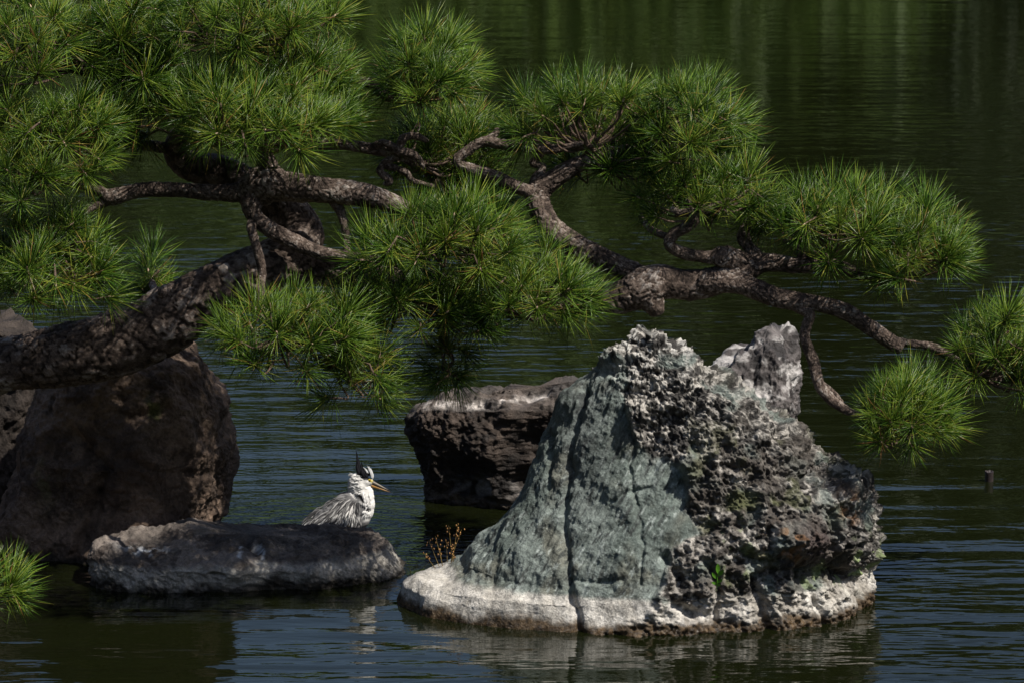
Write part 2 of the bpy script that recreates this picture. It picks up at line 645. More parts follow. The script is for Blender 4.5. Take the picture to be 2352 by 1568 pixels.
# --- the big green rock
M_GREENROCK = rock_mat('green_schist', 0.78, 110, 0.007, 0.46)
GREEN_POLY = [(1300, 850), (1250, 905), (1225, 985), (1150, 1090), (1080, 1200), (900, 1300), (850, 1420), (1320, 1480), (1500, 1400),
              (1530, 1345), (1545, 1268), (1602, 1205), (1575, 1140), (1560, 1085), (1500, 1050), (1455, 1010), (1430, 925), (1395, 850)]
CRACKS = [([(1345, 900), (1312, 1000), (1302, 1100), (1294, 1200), (1300, 1290), (1312, 1372), (1332, 1450)], 9, 0.034),
          ([(1452, 1000), (1445, 1095), (1468, 1175), (1478, 1290), (1468, 1340)], 5, 0.015),
          ([(1270, 1000), (1262, 1060), (1252, 1120)], 7, 0.02),
          ([(1310, 1330), (1370, 1338), (1430, 1330)], 5, 0.010),
          ([(1410, 1150), (1440, 1130), (1490, 1120)], 5, 0.012),
          ([(1830, 1300), (1860, 1360), (1880, 1430)], 8, 0.04),
          ([(1620, 1290), (1650, 1350), (1640, 1420)], 9, 0.04),
          ([(1730, 1330), (1745, 1380), (1760, 1440)], 11, 0.055),
          ([(1885, 1180), (1900, 1240), (1915, 1290)], 9, 0.05),
          ([(1530, 1280), (1560, 1330), (1545, 1380), (1590, 1410)], 13, 0.06)]


def big_rock_shape(p, n, px, py, fr, v):
    wob = 22 * fbm(p * 5, 3, 41)
    green = sst(-9, 9, signed_poly(px + wob, py + 22 * fbm(p * 5, 3, 43), GREEN_POLY))
    crust = 1 - green
    z = p[:, 2]
    d = 0.045 * fbm(p * 2.2, 3, 1)
    # the smooth face: slanting foliation
    q = p @ np.array([[0.5, 0, 0.87], [0, 1, 0], [-0.87, 0, 0.5]]).T
    qs = q * np.array([5.0, 10, 26])
    foli = ridged(q * np.array([7, 9, 34.]), 4, 3)
    d = d + green * (1 - 0.55 * sst(0.2, 0.1, z)) * (0.0075 * (foli - 0.8) + 0.018 * fbm(p * 7, 5, 5, 0.55))
    # the crust: knobs, hollows, ledges
    low = sst(0.22, 0.10, z)
    f1, f2, cid = voronoi(p * 6.5 + 0.35 * fbm(p * 8, 2, 7)[:, None], 9)
    g1, g2, gid = voronoi(p * 15 + 0.4 * fbm(p * 19, 2, 8)[:, None], 10)
    k1, k2, kid = voronoi(p * 38 + 0.5 * fbm(p * 33, 2, 12)[:, None], 13)
    rg = ridged(p * 4.5, 5, 21, 0.6)
    amp = 1 - 0.35 * low
    d = d + crust * amp * (0.035 + 0.050 * (0.55 - f1) + 0.020 * (0.5 - g1) + 0.0125 * (0.5 - k1) + 0.034 * (0.9 - rg) + 0.016 * (0.9 - ridged(p * 13, 4, 23, 0.6))
                           + 0.022 * (cid - 0.5) * sst(0.02, 0.2, f2 - f1) + 0.015 * fbm(p * 45, 3, 31, 0.6))
    hol = sst(0.28, 0.55, fbm(p * 7.0, 3, 61))
    d = d - crust * 0.012 * hol
    # knob and hollow near the foot on the right
    kn = np.exp(-((px - 1830) / 75) ** 2 - ((py - 1240) / 45) ** 2)
    ho = np.exp(-((px - 1905) / 75) ** 2 - ((py - 1318) / 26) ** 2)
    d = d + fr * (0.09 * kn - 0.10 * ho)
    for pts, wd, dep in CRACKS:
        dist = seg_dist(px + 10 * fbm(p * 12, 2, 71), py, pts)
        d = d - fr * dep * np.exp(-(dist / wd) ** 2)
    bulge = np.exp(-((px - 1900) / 120) ** 2 - ((py - 1190) / 120) ** 2)
    d = d + fr * 0.05 * bulge
    out = p + n * d[:, None]
    # colours: rock, lichen, stains
    base = mixc((0.098, 0.120, 0.106), (0.180, 0.208, 0.190), sst(-0.5, 0.6, fbm(qs * 0.35, 4, 77)))
    base = mixc(base, (0.13, 0.125, 0.095), 0.7 * sst(0.05, 0.5, fbm(p * 4.3, 3, 79)))
    base = mixc(base, (0.36, 0.40, 0.375), 0.6 * sst(0.30, 0.6, fbm(qs * 2.1, 4, 83, 0.6)))
    base = mixc(base, (0.035, 0.04, 0.038), 0.85 * sst(0.30, 0.52, fbm(qs * 1.7, 5, 89, 0.6)))
    topdark = np.exp(-((px - 1340) / 60) ** 2 - ((py - 1000) / 180) ** 2)
    base = mixc(base, (0.05, 0.055, 0.055), 0.55 * topdark)
    sp = fbm(p * 24, 4, 91, 0.62)
    sp2 = fbm(p * 7, 4, 95, 0.6)
    cr = mixc((0.035, 0.032, 0.029), (0.36, 0.335, 0.30), sst(-0.20, 0.40, 0.75 * sp + 0.55 * fbm(p * 58, 3, 93, 0.6) + 0.35 * sp2 + 0.55 * (0.42 - g1)))  # speckle, paler on the knobs and darkened in the creases between
    cr = mixc(cr, (0.17, 0.20, 0.18), 0.75 * sst(0.1, 0.45, fbm(p * 5.5, 3, 97)))
    low_r = sst(1500, 1620, px) * sst(930, 1030, py + 0.25 * (px - 1600)) * fr
    cr = mixc(cr, (0.062, 0.052, 0.043), 0.72 * low_r * sst(-0.35, 0.25, fbm(p * 6.5, 4, 99, 0.6)))
    topw = sst(930, 800, py)
    cr = mixc(cr, (0.50, 0.49, 0.46), 0.6 * topw * sst(0.0, 0.4, sp))
    moss = sst(0.12, 0.42, fbm(p * 6, 3, 101)) * np.exp(-((px - 1720) / 190) ** 2 - ((py - 1170) / 190) ** 2)
    cr = mixc(cr, (0.075, 0.082, 0.03), 0.8 * moss)
    lich = sst(0.15, 0.4, fbm(p * 14, 3, 103)) * (np.exp(-((px - 1925) / 70) ** 2 - ((py - 1330) / 50) ** 2) + 0.7 * np.exp(-((px - 1690) / 40) ** 2 - ((py - 1265) / 60) ** 2)
                                             + 0.6 * np.exp(-((px - 1985) / 40) ** 2 - ((py - 1290) / 60) ** 2))
    cr = mixc(cr, (0.24, 0.30, 0.13), np.clip(1.2 * lich, 0, 0.85))
    ora = sst(0.10, 0.4, fbm(p * 17, 3, 105)) * (np.exp(-((px - 1805) / 40) ** 2 - ((py - 1255) / 35) ** 2) + 0.8 * np.exp(-((px - 1935) / 30) ** 2 - ((py - 1175) / 25) ** 2))
    cr = mixc(cr, (0.36, 0.16, 0.045), np.clip(1.0 * ora, 0, 0.55))
    cr = mixc(cr, (0.05, 0.036, 0.034), 0.85 * np.clip(np.exp(-((px - 1860) / 48) ** 2 - ((py - 1250) / 45) ** 2) * 1.3, 0, 1))
    c = mixc(cr, base, green)
    dry = np.ones(len(p))
    zz = out[:, 2]
    pale = mixc((0.43, 0.40, 0.355), (0.53, 0.50, 0.455), sst(-0.3, 0.3, fbm(p * 12, 3, 111)))
    pale = mixc(pale, (0.16, 0.145, 0.125), 0.8 * (0.3 + 0.7 * crust) * sst(0.22, 0.5, fbm(p * 28, 3, 113)))
    pale = mixc(pale, (0.26, 0.235, 0.20), 0.7 * crust * sst(0.05, 0.45, fbm(p * 5.5, 3, 115)))
    patchy = 0.03 * crust * fbm(p * 6, 3, 117)
    c, dry, _ = waterline(zz + patchy, c, p, dry, pale, (0.085, 0.055, 0.028), 0.15, 0.045, 121, 0.010)
    return out, np.concatenate([c, dry[:, None]], 1)


BIG_ROWS = [(765, 1482, 1506), (774, 1462, 1528), (792, 1452, 1542), (818, 1420, 1576), (850, 1384, 1622), (880, 1346, 1662), (915, 1298, 1722),
            (945, 1286, 1778), (980, 1268, 1828), (1040, 1236, 1872), (1068, 1220, 1882), (1085, 1210, 1925), (1115, 1192, 1968), (1170, 1164, 1998),
            (1240, 1108, 2008), (1290, 1062, 2000), (1302, 1030, 1998), (1318, 955, 1996), (1335, 932, 1992), (1375, 922, 1988), (1395, 922, 1985), (1420, 918, 1988), (1520, 905, 1995)]
big = rock('rock', BIG_ROWS, lambda x: 17.05, lambda v: (0.10 + 0.56 * v ** 0.9, 0.10 + 0.55 * v ** 0.8), 380, 560, 80,
           big_rock_shape, M_GREENROCK, 'big grey green peaked rock with a pale waterline band', 2.1)


def rough_rock_shape(cfg):
    s = cfg['seed']

    def shape(p, n, px, py, fr, v):
        z = p[:, 2]
        d = cfg.get('lump', 0.06) * fbm(p * cfg.get('lf', 1.8), 3, s)
        f1, f2, cid = voronoi(p * cfg.get('vf', 3.0) + 0.3 * fbm(p * 4, 2, s + 1)[:, None], s + 2)
        d = d + cfg.get('plate', 0.03) * (0.5 - f1) * 1.2
        dirn = cfg.get('grain', np.array([1, 1, 1.]))
        d = d + cfg.get('ridge', 0.02) * (ridged(p * dirn * cfg.get('rf', 5), 5, s + 4, 0.55) - 1.0)
        d = d + cfg.get('fine', 0.006) * fbm(p * 30, 4, s + 5, 0.6)
        for pts, wd, dep in cfg.get('cracks', []):
            d = d - fr * dep * np.exp(-(seg_dist(px + 8 * fbm(p * 9, 2, s + 9), py, pts) / wd) ** 2)
        out = p + n * d[:, None]
        a, b = cfg['cols']
        c = mixc(a, b, sst(-0.45, 0.5, fbm(p * 3.5 * dirn, 5, s + 6, 0.6)))
        c = mixc(c, cfg.get('dark', np.array(a) * 0.4), 0.7 * sst(0.1, 0.5, fbm(p * 9 * dirn, 4, s + 7, 0.6)))
        if 'white' in cfg:
            wcol, wm = cfg['white']
            c = mixc(c, wcol, np.clip(wm(p, n, px, py, s), 0, 1))
        dry = np.ones(len(p))
        if 'band' in cfg:
            pale, brown, zb, zw = cfg['band']
            pl = mixc(np.array(pale) * 0.75, np.array(pale) * 1.15, sst(-0.4, 0.4, fbm(p * 10, 4, s + 8)))
            c, dry, _ = waterline(out[:, 2], c, p, dry, pl, brown, zb, zw, s + 11, 0.02)
        return out, np.concatenate([c, dry[:, None]], 1)
    return shape


# --- flat rock the heron stands behind
def droppings(p, n, px, py, s):
    m = np.exp(-((px - 335) / 45) ** 2 - ((py - 1252) / 8) ** 2) * sst(-0.1, 0.3, fbm(p * 25, 3, s + 20))
    for pts in ([(597, 1247), (606, 1262), (602, 1285), (604, 1310)], [(588, 1240), (594, 1255)], [(552, 1255), (548, 1290)]):
        m = m + 0.8 * np.exp(-(seg_dist(px + 5 * fbm(p * 25, 2, 3), py, pts) / 2.6) ** 2)
    return m


M_GREYROCK = rock_mat('grey_andesite', 0.8, 90, 0.010, 0.42)
flat = rock('rock',
            [(1217, 440, 700), (1222, 360, 800), (1228, 300, 850), (1236, 250, 880), (1248, 222, 895), (1275, 214, 915), (1300, 214, 930), (1330, 218, 936), (1360, 226, 930), (1390, 240, 920), (1440, 250, 910)],
            lambda x: 17.42 + (x - 220) / 720 * 0.22, lambda v: (0.10 + 0.24 * np.minimum(1, v * 4.5) ** 0.6, 0.08 + 0.22 * np.minimum(1, v * 4) ** 0.6),
            190, 420, 90,
            rough_rock_shape(dict(seed=210, lump=0.05, lf=2.4, plate=0.022, vf=3.2, ridge=0.012, rf=6, fine=0.011,
                                  cols=((0.075, 0.062, 0.053), (0.21, 0.175, 0.148)), dark=(0.045, 0.032, 0.026), white=((0.6, 0.62, 0.64), droppings),
                                  cracks=[([(560, 1225), (575, 1245), (590, 1262)], 14, 0.05), ([(485, 1317), (515, 1320)], 4, 0.03)],
                                  band=((0.36, 0.335, 0.295), (0.04, 0.033, 0.024), 0.12, 0.03))),
            M_GREYROCK, 'low flat grey rock in front of the heron', 3.2)

# --- tall brown rock under the trunk
M_BROWNROCK = rock_mat('brown_tuff', 0.85, 75, 0.012, 0.45)


def moss_patch(p, n, px, py, s):
    return 0.8 * sst(0.0, 0.35, fbm(p * 13, 3, s + 20)) * (np.exp(-((px - 355) / 22) ** 2 - ((py - 945) / 40) ** 2) + 0.5 * np.exp(-((px - 95) / 18) ** 2 - ((py - 1100) / 60) ** 2))


tall = rock('rock',
            [(700, 270, 320), (712, 235, 350), (740, 200, 398), (780, 170, 432), (830, 140, 474), (880, 112, 512), (920, 96, 530), (1000, 62, 542), (1080, 36, 540),
             (1130, 20, 528), (1180, 12, 512), (1225, 12, 494), (1260, 18, 482), (1300, 60, 472), (1330, 95, 465), (1400, 100, 460)],
            lambda x: 18.2, lambda v: (0.20 + 0.36 * np.minimum(1, v * 2.2) ** 0.7, 0.2 + 0.3 * v), 260, 330, 70,
            rough_rock_shape(dict(seed=310, lump=0.10, lf=1.6, plate=0.05, vf=2.4, ridge=0.020, rf=3.2, fine=0.011,
                                  cols=((0.085, 0.058, 0.042), (0.19, 0.132, 0.095)), dark=(0.04, 0.027, 0.02), white=((0.10, 0.11, 0.03), moss_patch),
                                  cracks=[([(170, 1000), (240, 1080), (210, 1200), (170, 1280)], 16, 0.06), ([(300, 960), (380, 935)], 10, 0.03), ([(310, 1060), (420, 1100), (500, 1090)], 12, 0.025)],
                                  band=((0.12, 0.095, 0.075), (0.03, 0.024, 0.018), 0.02, 0.02))),
            M_BROWNROCK, 'tall brown boulder beneath the leaning pine trunk', 2.5)

# --- rock at the left, beyond the boulder; its brown darkened to stand in for shade
left_rock = rock('rock',
                 [(738, -60, 30), (748, -120, 70), (775, -170, 92), (840, -210, 105), (920, -240, 112), (1020, -250, 100), (1120, -250, 60), (1200, -250, 40), (1300, -250, 40), (1370, -250, 40)],
                 lambda x: 18.75, lambda v: (0.2 + 0.25 * v, 0.2 + 0.3 * v), 150, 150, 50,
                 rough_rock_shape(dict(seed=410, lump=0.10, lf=1.8, plate=0.05, vf=2.6, ridge=0.03, rf=4, fine=0.008,
                                       cols=((0.028, 0.021, 0.017), (0.062, 0.048, 0.039)), band=((0.1, 0.08, 0.06), (0.03, 0.024, 0.018), 0.02, 0.02))),
                 M_BROWNROCK, 'dark brown rock left of the tall boulder', 2.4)


# --- dark block behind the green rock
def block_white(p, n, px, py, s):
    up = sst(0.25, 0.8, n[:, 2])  # the lit top is put into the colour of upward faces
    pale_edge = np.exp(-(seg_dist(px, py, [(985, 938), (1060, 925), (1150, 917), (1230, 908), (1300, 915)]) / 8) ** 2) * sst(-0.25, 0.2, fbm(p * 10, 3, s + 20))
    lit_ledge = np.exp(-((px - 1130) / 90) ** 2 - ((py - 1120) / 22) ** 2) * sst(-0.1, 0.3, fbm(p * 9, 3, s + 22)) * 0.5  # light on the lower ledge painted as a pale patch
    return 0.06 * up + 0.85 * pale_edge + lit_ledge


M_DARKROCK = rock_mat('dark_block', 0.75, 90, 0.007, 0.42)
block = rock('rock',
             [(884, 1150, 1330), (890, 1100, 1420), (900, 1060, 1440), (915, 1010, 1445), (930, 978, 1450), (955, 948, 1450), (985, 945, 1450), (1010, 955, 1450), (1050, 972, 1450), (1100, 982, 1445),
              (1140, 985, 1440), (1165, 985, 1440), (1230, 985, 1440)],
             lambda x: 18.95 + (x - 950) / 500 * -0.25, lambda v: (0.03 + 0.13 * np.minimum(1, v * 8) ** 0.9, 0.08 + 0.28 * np.minimum(1, v * 4)), 230, 300, 70,
             rough_rock_shape(dict(seed=510, lump=0.05, lf=2.5, plate=0.035, vf=3.2, ridge=0.020, rf=4.5, fine=0.012, grain=np.array([1.1, 1, 1.0]),
                                   cols=((0.018, 0.013, 0.010), (0.062, 0.045, 0.035)), dark=(0.012, 0.011, 0.011), white=((0.55, 0.50, 0.46), block_white),
                                   band=((0.14, 0.11, 0.085), (0.05, 0.036, 0.024), 0.05, 0.015))),
             M_DARKROCK, 'dark blocky rock with a pale top edge in the water', 3.4)


# --- white veined pointed rock behind
def lit_white_skin(p, n, px, py, s):
    up = sst(-0.1, 0.7, n[:, 2] - 0.3 * n[:, 0])
    left = sst(1800, 1690, px + 0.3 * (py - 800))  # white spreads further on the upper left, painting its sunlit side
    return 0.9 * sst(0.0, 0.3, fbm(p * 6, 4, s + 20, 0.6) + 0.25 * up + 0.40 * left - 0.46) + 0.5 * sst(0.28, 0.45, fbm(p * 13, 3, s + 24))


M_WHITEROCK = rock_mat('white_veined_rock', 0.75, 90, 0.007, 0.35)
white = rock('rock',
             [(760, 1780, 1802), (768, 1766, 1816), (786, 1745, 1822), (810, 1706, 1828), (830, 1674, 1832), (850, 1650, 1840), (885, 1620, 1844), (910, 1600, 1842), (935, 1590, 1838), (955, 1580, 1826),
              (980, 1575, 1815), (1040, 1560, 1812), (1110, 1560, 1815), (1180, 1560, 1820)],
             lambda x: 18.9, lambda v: (0.08 + 0.25 * np.minimum(1, v * 3), 0.1 + 0.3 * np.minimum(1, v * 3)), 200, 240, 60,
             rough_rock_shape(dict(seed=610, lump=0.06, lf=2.5, plate=0.04, vf=3.6, ridge=0.034, rf=3.6, fine=0.009, grain=np.array([1.5, 1.2, 0.75]),
                                   cols=((0.04, 0.034, 0.033), (0.13, 0.115, 0.11)), dark=(0.015, 0.014, 0.014), white=((0.40, 0.38, 0.365), lit_white_skin),
                                   band=((0.14, 0.11, 0.085), (0.05, 0.036, 0.024), 0.05, 0.015))),
             M_WHITEROCK, 'white veined pointed rock peeping over the green rock', 2.6)

# ------------------------------------------------------------------ the pine: trunk and branches
TREE_BASE = P(-560, 985, 17.3)
TREE_BASE[2] = 0.55
pine = empty('pine_tree', TREE_BASE, 'leaning old black pine with layered needle pads over the rocks', 'tree')


def limb(name, pts, parent, base, lump=0.12, seed=1, plate=1.0, stub=False):
    """pts (px,py,Y,radius px) -> a bark covered limb"""
    q = []
    for x, y, Y, r in pts:
        c = P(x, y, Y)
        q.append([*c, r * math.hypot(Y, CAMZ - c[2]) / F])
    q = np.array(q)
    length = np.linalg.norm(np.diff(q[:, :3], axis=0), axis=1).sum()
    rm = q[:, 3].mean()
    step = np.clip(rm * 0.085, 0.0035, 0.008)
    n = int(max(8, length / step))
    s = catmull(q, n)
    path, rad = s[:, :3].copy(), np.maximum(s[:, 3], 0.002)
    path += (rad * 0.35)[:, None] * np.stack([perlin(path * 3.1 / (rm * 14 + 0.15), seed), 0 * rad, perlin(path * 3.1 / (rm * 14 + 0.15) + 9, seed)], 1)
    sides = int(np.clip(2 * math.pi * rm / step, 10, 150))
    e = int(min(5, n // 4))
    rad2 = rad.copy()
    for k in range(e):                       # rounded end
        rad2[-1 - k] *= math.sqrt(max(0.02, 1 - ((e - k) / e) ** 2)) if not stub else 1.0
    if stub:
        rad2[-1] *= 0.02
        rad2[-2] *= 0.98
        path[-1] = path[-2] + (path[-2] - path[-3]) * 0.2
    vts, f, dirs = tube(path, rad2, sides)
    rr = np.repeat(rad2, sides)
    cs = float(np.clip(rm * 0.46, 0.013, 0.052))
    along = np.repeat(np.cumsum(np.concatenate([[0], np.linalg.norm(np.diff(path, axis=0), axis=1)])), sides)
    # space stretched along the limb so the plates run lengthwise
    ang = np.tile(np.linspace(0, 2 * np.pi, sides, endpoint=False), n)
    co_ = np.stack([along * 0.62 + seed, rr * np.cos(ang), rr * np.sin(ang)], 1)
    co_ = co_ + 0.25 * cs * np.stack([fbm(vts / cs * 0.6, 2, seed + 3), fbm(vts / cs * 0.6, 2, seed + 4), fbm(vts / cs * 0.6, 2, seed + 5)], 1) * 1.6
    f1, f2, cid = voronoi(co_ / cs, seed + 7)
    crack = sst(0.0, 0.13, f2 - f1)
    pl = np.clip(rr * 0.085, 0.0016, 0.011) * plate
    d = pl * (crack - 0.7) + pl * 0.9 * (cid - 0.5) * crack
    d = d + lump * rr * fbm(vts / (rm * 3.2 + 0.01), 3, seed + 9)
    d = d + pl * 0.5 * fbm(vts / (cs * 0.5), 3, seed + 13)
    d[-sides:] = 0
    vts = vts + dirs * d[:, None]
    tint = np.clip(0.1 + 0.4 * cid * crack + 0.35 * crack + 0.35 * fbm(vts * 7, 3, seed + 15), 0, 1)  # plate tint, with the shade in the cracks painted in
    me = add_mesh(name, vts - base, f, M_BARK, True, {'tint': tint})
    return link(name, me, parent)


TB = TREE_BASE
limb('trunk', [(-600, 1000, 17.3, 105), (-400, 950, 17.3, 92), (-180, 890, 17.3, 75), (0, 846, 17.3, 61), (80, 830, 17.3, 64), (170, 806, 17.3, 71), (290, 780, 17.3, 74), (385, 735, 17.3, 71), (450, 690, 17.3, 63),
               (530, 640, 17.3, 60), (610, 602, 17.32, 60), (668, 566, 17.38, 58), (676, 520, 17.46, 50), (650, 478, 17.52, 47), (600, 440, 17.56, 42), (520, 405, 17.58, 38),
               (450, 388, 17.58, 35), (408, 362, 17.55, 31), (410, 322, 17.5, 27), (450, 270, 17.5, 24), (455, 200, 17.5, 21), (400, 140, 17.55, 18), (330, 100, 17.6, 15), (300, 30, 17.6, 12), (290, -80, 17.6, 8)],
     pine, TB, 0.10, 5)
BR = [
    # knot on the trunk
    ([(400, 705, 17.28, 24), (385, 675, 17.24, 20), (378, 660, 17.22, 15)], 0.1, False),
    # long low limb to the right
    ([(640, 600, 17.34, 52), (720, 612, 17.32, 44), (800, 625, 17.3, 40), (950, 655, 17.3, 38), (1150, 690, 17.3, 36), (1330, 692, 17.3, 35), (1420, 688, 17.28, 36), (1480, 668, 17.26, 42), (1530, 652, 17.28, 38),
      (1590, 655, 17.3, 36), (1650, 642, 17.3, 31), (1710, 618, 17.32, 30), (1755, 606, 17.33, 22), (1830, 612, 17.34, 18), (1920, 612, 17.35, 16), (2010, 640, 17.38, 12), (2080, 625, 17.4, 8)], 0.16, False),
    # knob hanging under it
    ([(1480, 665, 17.26, 36), (1500, 700, 17.24, 26), (1508, 724, 17.24, 14)], 0.15, True),
    # stump knob on top
    ([(1725, 612, 17.32, 24), (1690, 595, 17.3, 26), (1658, 580, 17.29, 27), (1648, 566, 17.28, 20)], 0.15, False),
    # limb sweeping down to the right with a sawn end
    ([(1610, 645, 17.28, 26), (1680, 648, 17.25, 25), (1745, 674, 17.23, 23), (1810, 690, 17.2, 22), (1880, 698, 17.2, 18), (1940, 715, 17.2, 19), (1990, 745, 17.2, 18), (2040, 780, 17.2, 17), (2072, 800, 17.2, 15)], 0.08, True),
    ([(2035, 775, 17.22, 9), (2090, 790, 17.3, 9), (2150, 800, 17.32, 11), (2230, 850, 17.35, 12), (2310, 868, 17.35, 11), (2420, 872, 17.35, 9), (2500, 850, 17.35, 6)], 0.2, False),
    ([(2190, 862, 17.33, 9), (2260, 872, 17.3, 10), (2340, 868, 17.3, 9), (2400, 860, 17.3, 7)], 0.2, False),
    # thin drooping branch to the low pad
    ([(1800, 688, 17.2, 14), (1835, 704, 17.19, 14), (1858, 722, 17.18, 13), (1850, 752, 17.17, 12), (1848, 780, 17.16, 12), (1868, 830, 17.14, 13), (1878, 875, 17.1, 13), (1898, 905, 17.08, 13), (1940, 938, 17.05, 10), (2010, 965, 17.0, 8), (2070, 970, 17.0, 6)], 0.1, False),
    ([(1888, 880, 17.12, 7), (1915, 905, 17.1, 7), (1935, 928, 17.08, 6)], 0.1, False),
    # zigzag twig branch
    ([(1650, 590, 17.3, 17), (1610, 590, 17.28, 14), (1565, 583, 17.26, 14), (1538, 566, 17.24, 13), (1548, 538, 17.24, 13), (1575, 520, 17.23, 14), (1592, 500, 17.22, 14), (1578, 484, 17.22, 12), (1560, 488, 17.22, 9), (1538, 478, 17.22, 6)], 0.14, False),
    ([(1580, 490, 17.22, 11), (1612, 485, 17.21, 9), (1650, 470, 17.2, 7), (1680, 455, 17.2, 5)], 0.14, False),
    ([(1578, 486, 17.22, 9), (1580, 465, 17.23, 7), (1592, 445, 17.24, 5)], 0.14, False),
    ([(1745, 600, 17.34, 17), (1722, 570, 17.36, 14), (1706, 545, 17.38, 14), (1715, 515, 17.4, 12), (1750, 490, 17.42, 9), (1800, 470, 17.42, 7)], 0.14, False),
    ([(1850, 606, 17.34, 13), (1836, 580, 17.34, 11), (1810, 555, 17.34, 9), (1800, 530, 17.34, 7), (1840, 510, 17.36, 6)], 0.14, False),
    ([(1540, 545, 17.25, 9), (1500, 530, 17.3, 8), (1475, 505, 17.34, 7), (1470, 490, 17.36, 5)], 0.14, False),
    # rising limb in the middle
    ([(1500, 645, 17.34, 30), (1440, 616, 17.36, 25), (1370, 588, 17.4, 25), (1305, 556, 17.44, 27), (1258, 515, 17.48, 27), (1232, 470, 17.52, 27), (1236, 440, 17.54, 27), (1268, 412, 17.55, 22), (1310, 385, 17.56, 19), (1380, 360, 17.58, 15), (1450, 340, 17.58, 10)], 0.08, False),
    ([(1232, 450, 17.52, 18), (1190, 432, 17.5, 15), (1130, 405, 17.48, 14), (1075, 385, 17.46, 13), (1052, 368, 17.45, 12), (1075, 345, 17.45, 11), (1110, 328, 17.45, 12), (1150, 334, 17.46, 12), (1210, 338, 17.48, 13), (1270, 345, 17.5, 10), (1340, 330, 17.5, 7)], 0.14, False),
    ([(1105, 330, 17.45, 9), (1135, 312, 17.47, 8), (1142, 295, 17.5, 6)], 0.14, False),
    ([(1225, 435, 17.55, 12), (1232, 410, 17.57, 10), (1245, 385, 17.58, 9), (1222, 375, 17.58, 8), (1250, 350, 17.58, 7)], 0.2, False),
    # the big horizontal limb
    ([(560, 445, 17.3, 34), (600, 425, 17.25, 44), (650, 425, 17.22, 34), (710, 428, 17.2, 30), (780, 435, 17.18, 28), (840, 448, 17.16, 26), (900, 468, 17.14, 21), (950, 490, 17.1, 15), (1010, 540, 17.0, 10)], 0.12, False),
    ([(600, 430, 17.28, 28), (540, 442, 17.26, 22), (480, 445, 17.24, 18), (400, 437, 17.22, 17), (320, 440, 17.2, 18), (258, 456, 17.18, 19), (225, 440, 17.16, 12), (160, 422, 17.14, 9), (80, 430, 17.12, 7)], 0.12, False),
    ([(258, 455, 17.18, 13), (215, 475, 17.16, 11), (160, 510, 17.12, 9), (110, 570, 17.1, 7)], 0.12, False),
    ([(590, 425, 17.26, 36), (582, 460, 17.22, 26), (588, 495, 17.2, 19), (625, 528, 17.18, 18), (680, 558, 17.15, 18), (740, 578, 17.12, 15), (800, 588, 17.1, 12), (880, 600, 17.05, 9), (960, 620, 17.0, 7)], 0.1, False),
    ([(592, 505, 17.2, 14), (578, 520, 17.17, 12), (582, 545, 17.15, 11), (594, 590, 17.13, 11), (602, 630, 17.12, 10), (600, 690, 17.05, 9), (622, 750, 16.86, 8), (645, 772, 16.74, 7), (700, 790, 16.7, 6), (775, 802, 16.7, 5)], 0.08, False),
    ([(752, 448, 17.2, 14), (775, 475, 17.18, 12), (790, 510, 17.16, 10), (797, 560, 17.14, 8), (800, 600, 17.1, 7)], 0.1, False),
    ([(620, 400, 17.25, 30), (610, 370, 17.28, 22), (590, 335, 17.3, 16), (540, 300, 17.32, 12), (480, 280, 17.34, 9)], 0.12, False),
    # middle right twists
    ([(640, 300, 17.45, 14), (740, 330, 17.5, 13), (805, 336, 17.5, 12), (860, 342, 17.5, 13), (915, 356, 17.52, 12), (960, 380, 17.55, 8), (1020, 400, 17.6, 6)], 0.2, False),
    ([(850, 340, 17.49, 9), (885, 328, 17.47, 9), (915, 345, 17.46, 10), (950, 355, 17.48, 9), (975, 385, 17.5, 7)], 0.25, False),
    ([(915, 345, 17.47, 9), (925, 320, 17.47, 10), (950, 314, 17.48, 8), (985, 325, 17.5, 6)], 0.25, False),
    ([(915, 358, 17.5, 9), (885, 375, 17.5, 9), (875, 395, 17.5, 9), (895, 415, 17.5, 8), (880, 425, 17.5, 6)], 0.25, False),
    ([(885, 380, 17.5, 8), (930, 395, 17.49, 8), (950, 415, 17.5, 6), (1000, 430, 17.5, 5)], 0.25, False),
    # upper middle branch
    ([(480, 240, 17.5, 18), (620, 220, 17.55, 14), (720, 200, 17.55, 12), (790, 192, 17.52, 11), (840, 192, 17.5, 13), (880, 215, 17.5, 12), (930, 228, 17.5, 11), (990, 218, 17.5, 9), (1040, 190, 17.5, 6)], 0.16, False),
    # upper left
    ([(455, 210, 17.5, 16), (330, 180, 17.4, 14), (225, 170, 17.35, 13), (120, 150, 17.3, 9), (60, 160, 17.3, 6)], 0.16, False),
    ([(400, 150, 17.55, 14), (300, 115, 17.5, 15), (220, 108, 17.45, 14), (120, 95, 17.4, 9)], 0.16, False),
    ([(400, 130, 17.58, 13), (480, 70, 17.6, 10), (580, 40, 17.6, 8), (700, 40, 17.6, 6)], 0.16, False),
    ([(400, 345, 17.55, 14), (300, 330, 17.4, 11), (180, 320, 17.25, 9), (100, 330, 17.2, 7)], 0.14, False),
    ([(380, 700, 17.4, 12), (360, 670, 17.85, 9), (340, 638, 18.32, 6)], 0.14, False),
]
for k, (pts, lp, stub) in enumerate(BR):
    limb('branch', pts, pine, TB, lp, 30 + k * 7, 1.0, stub)


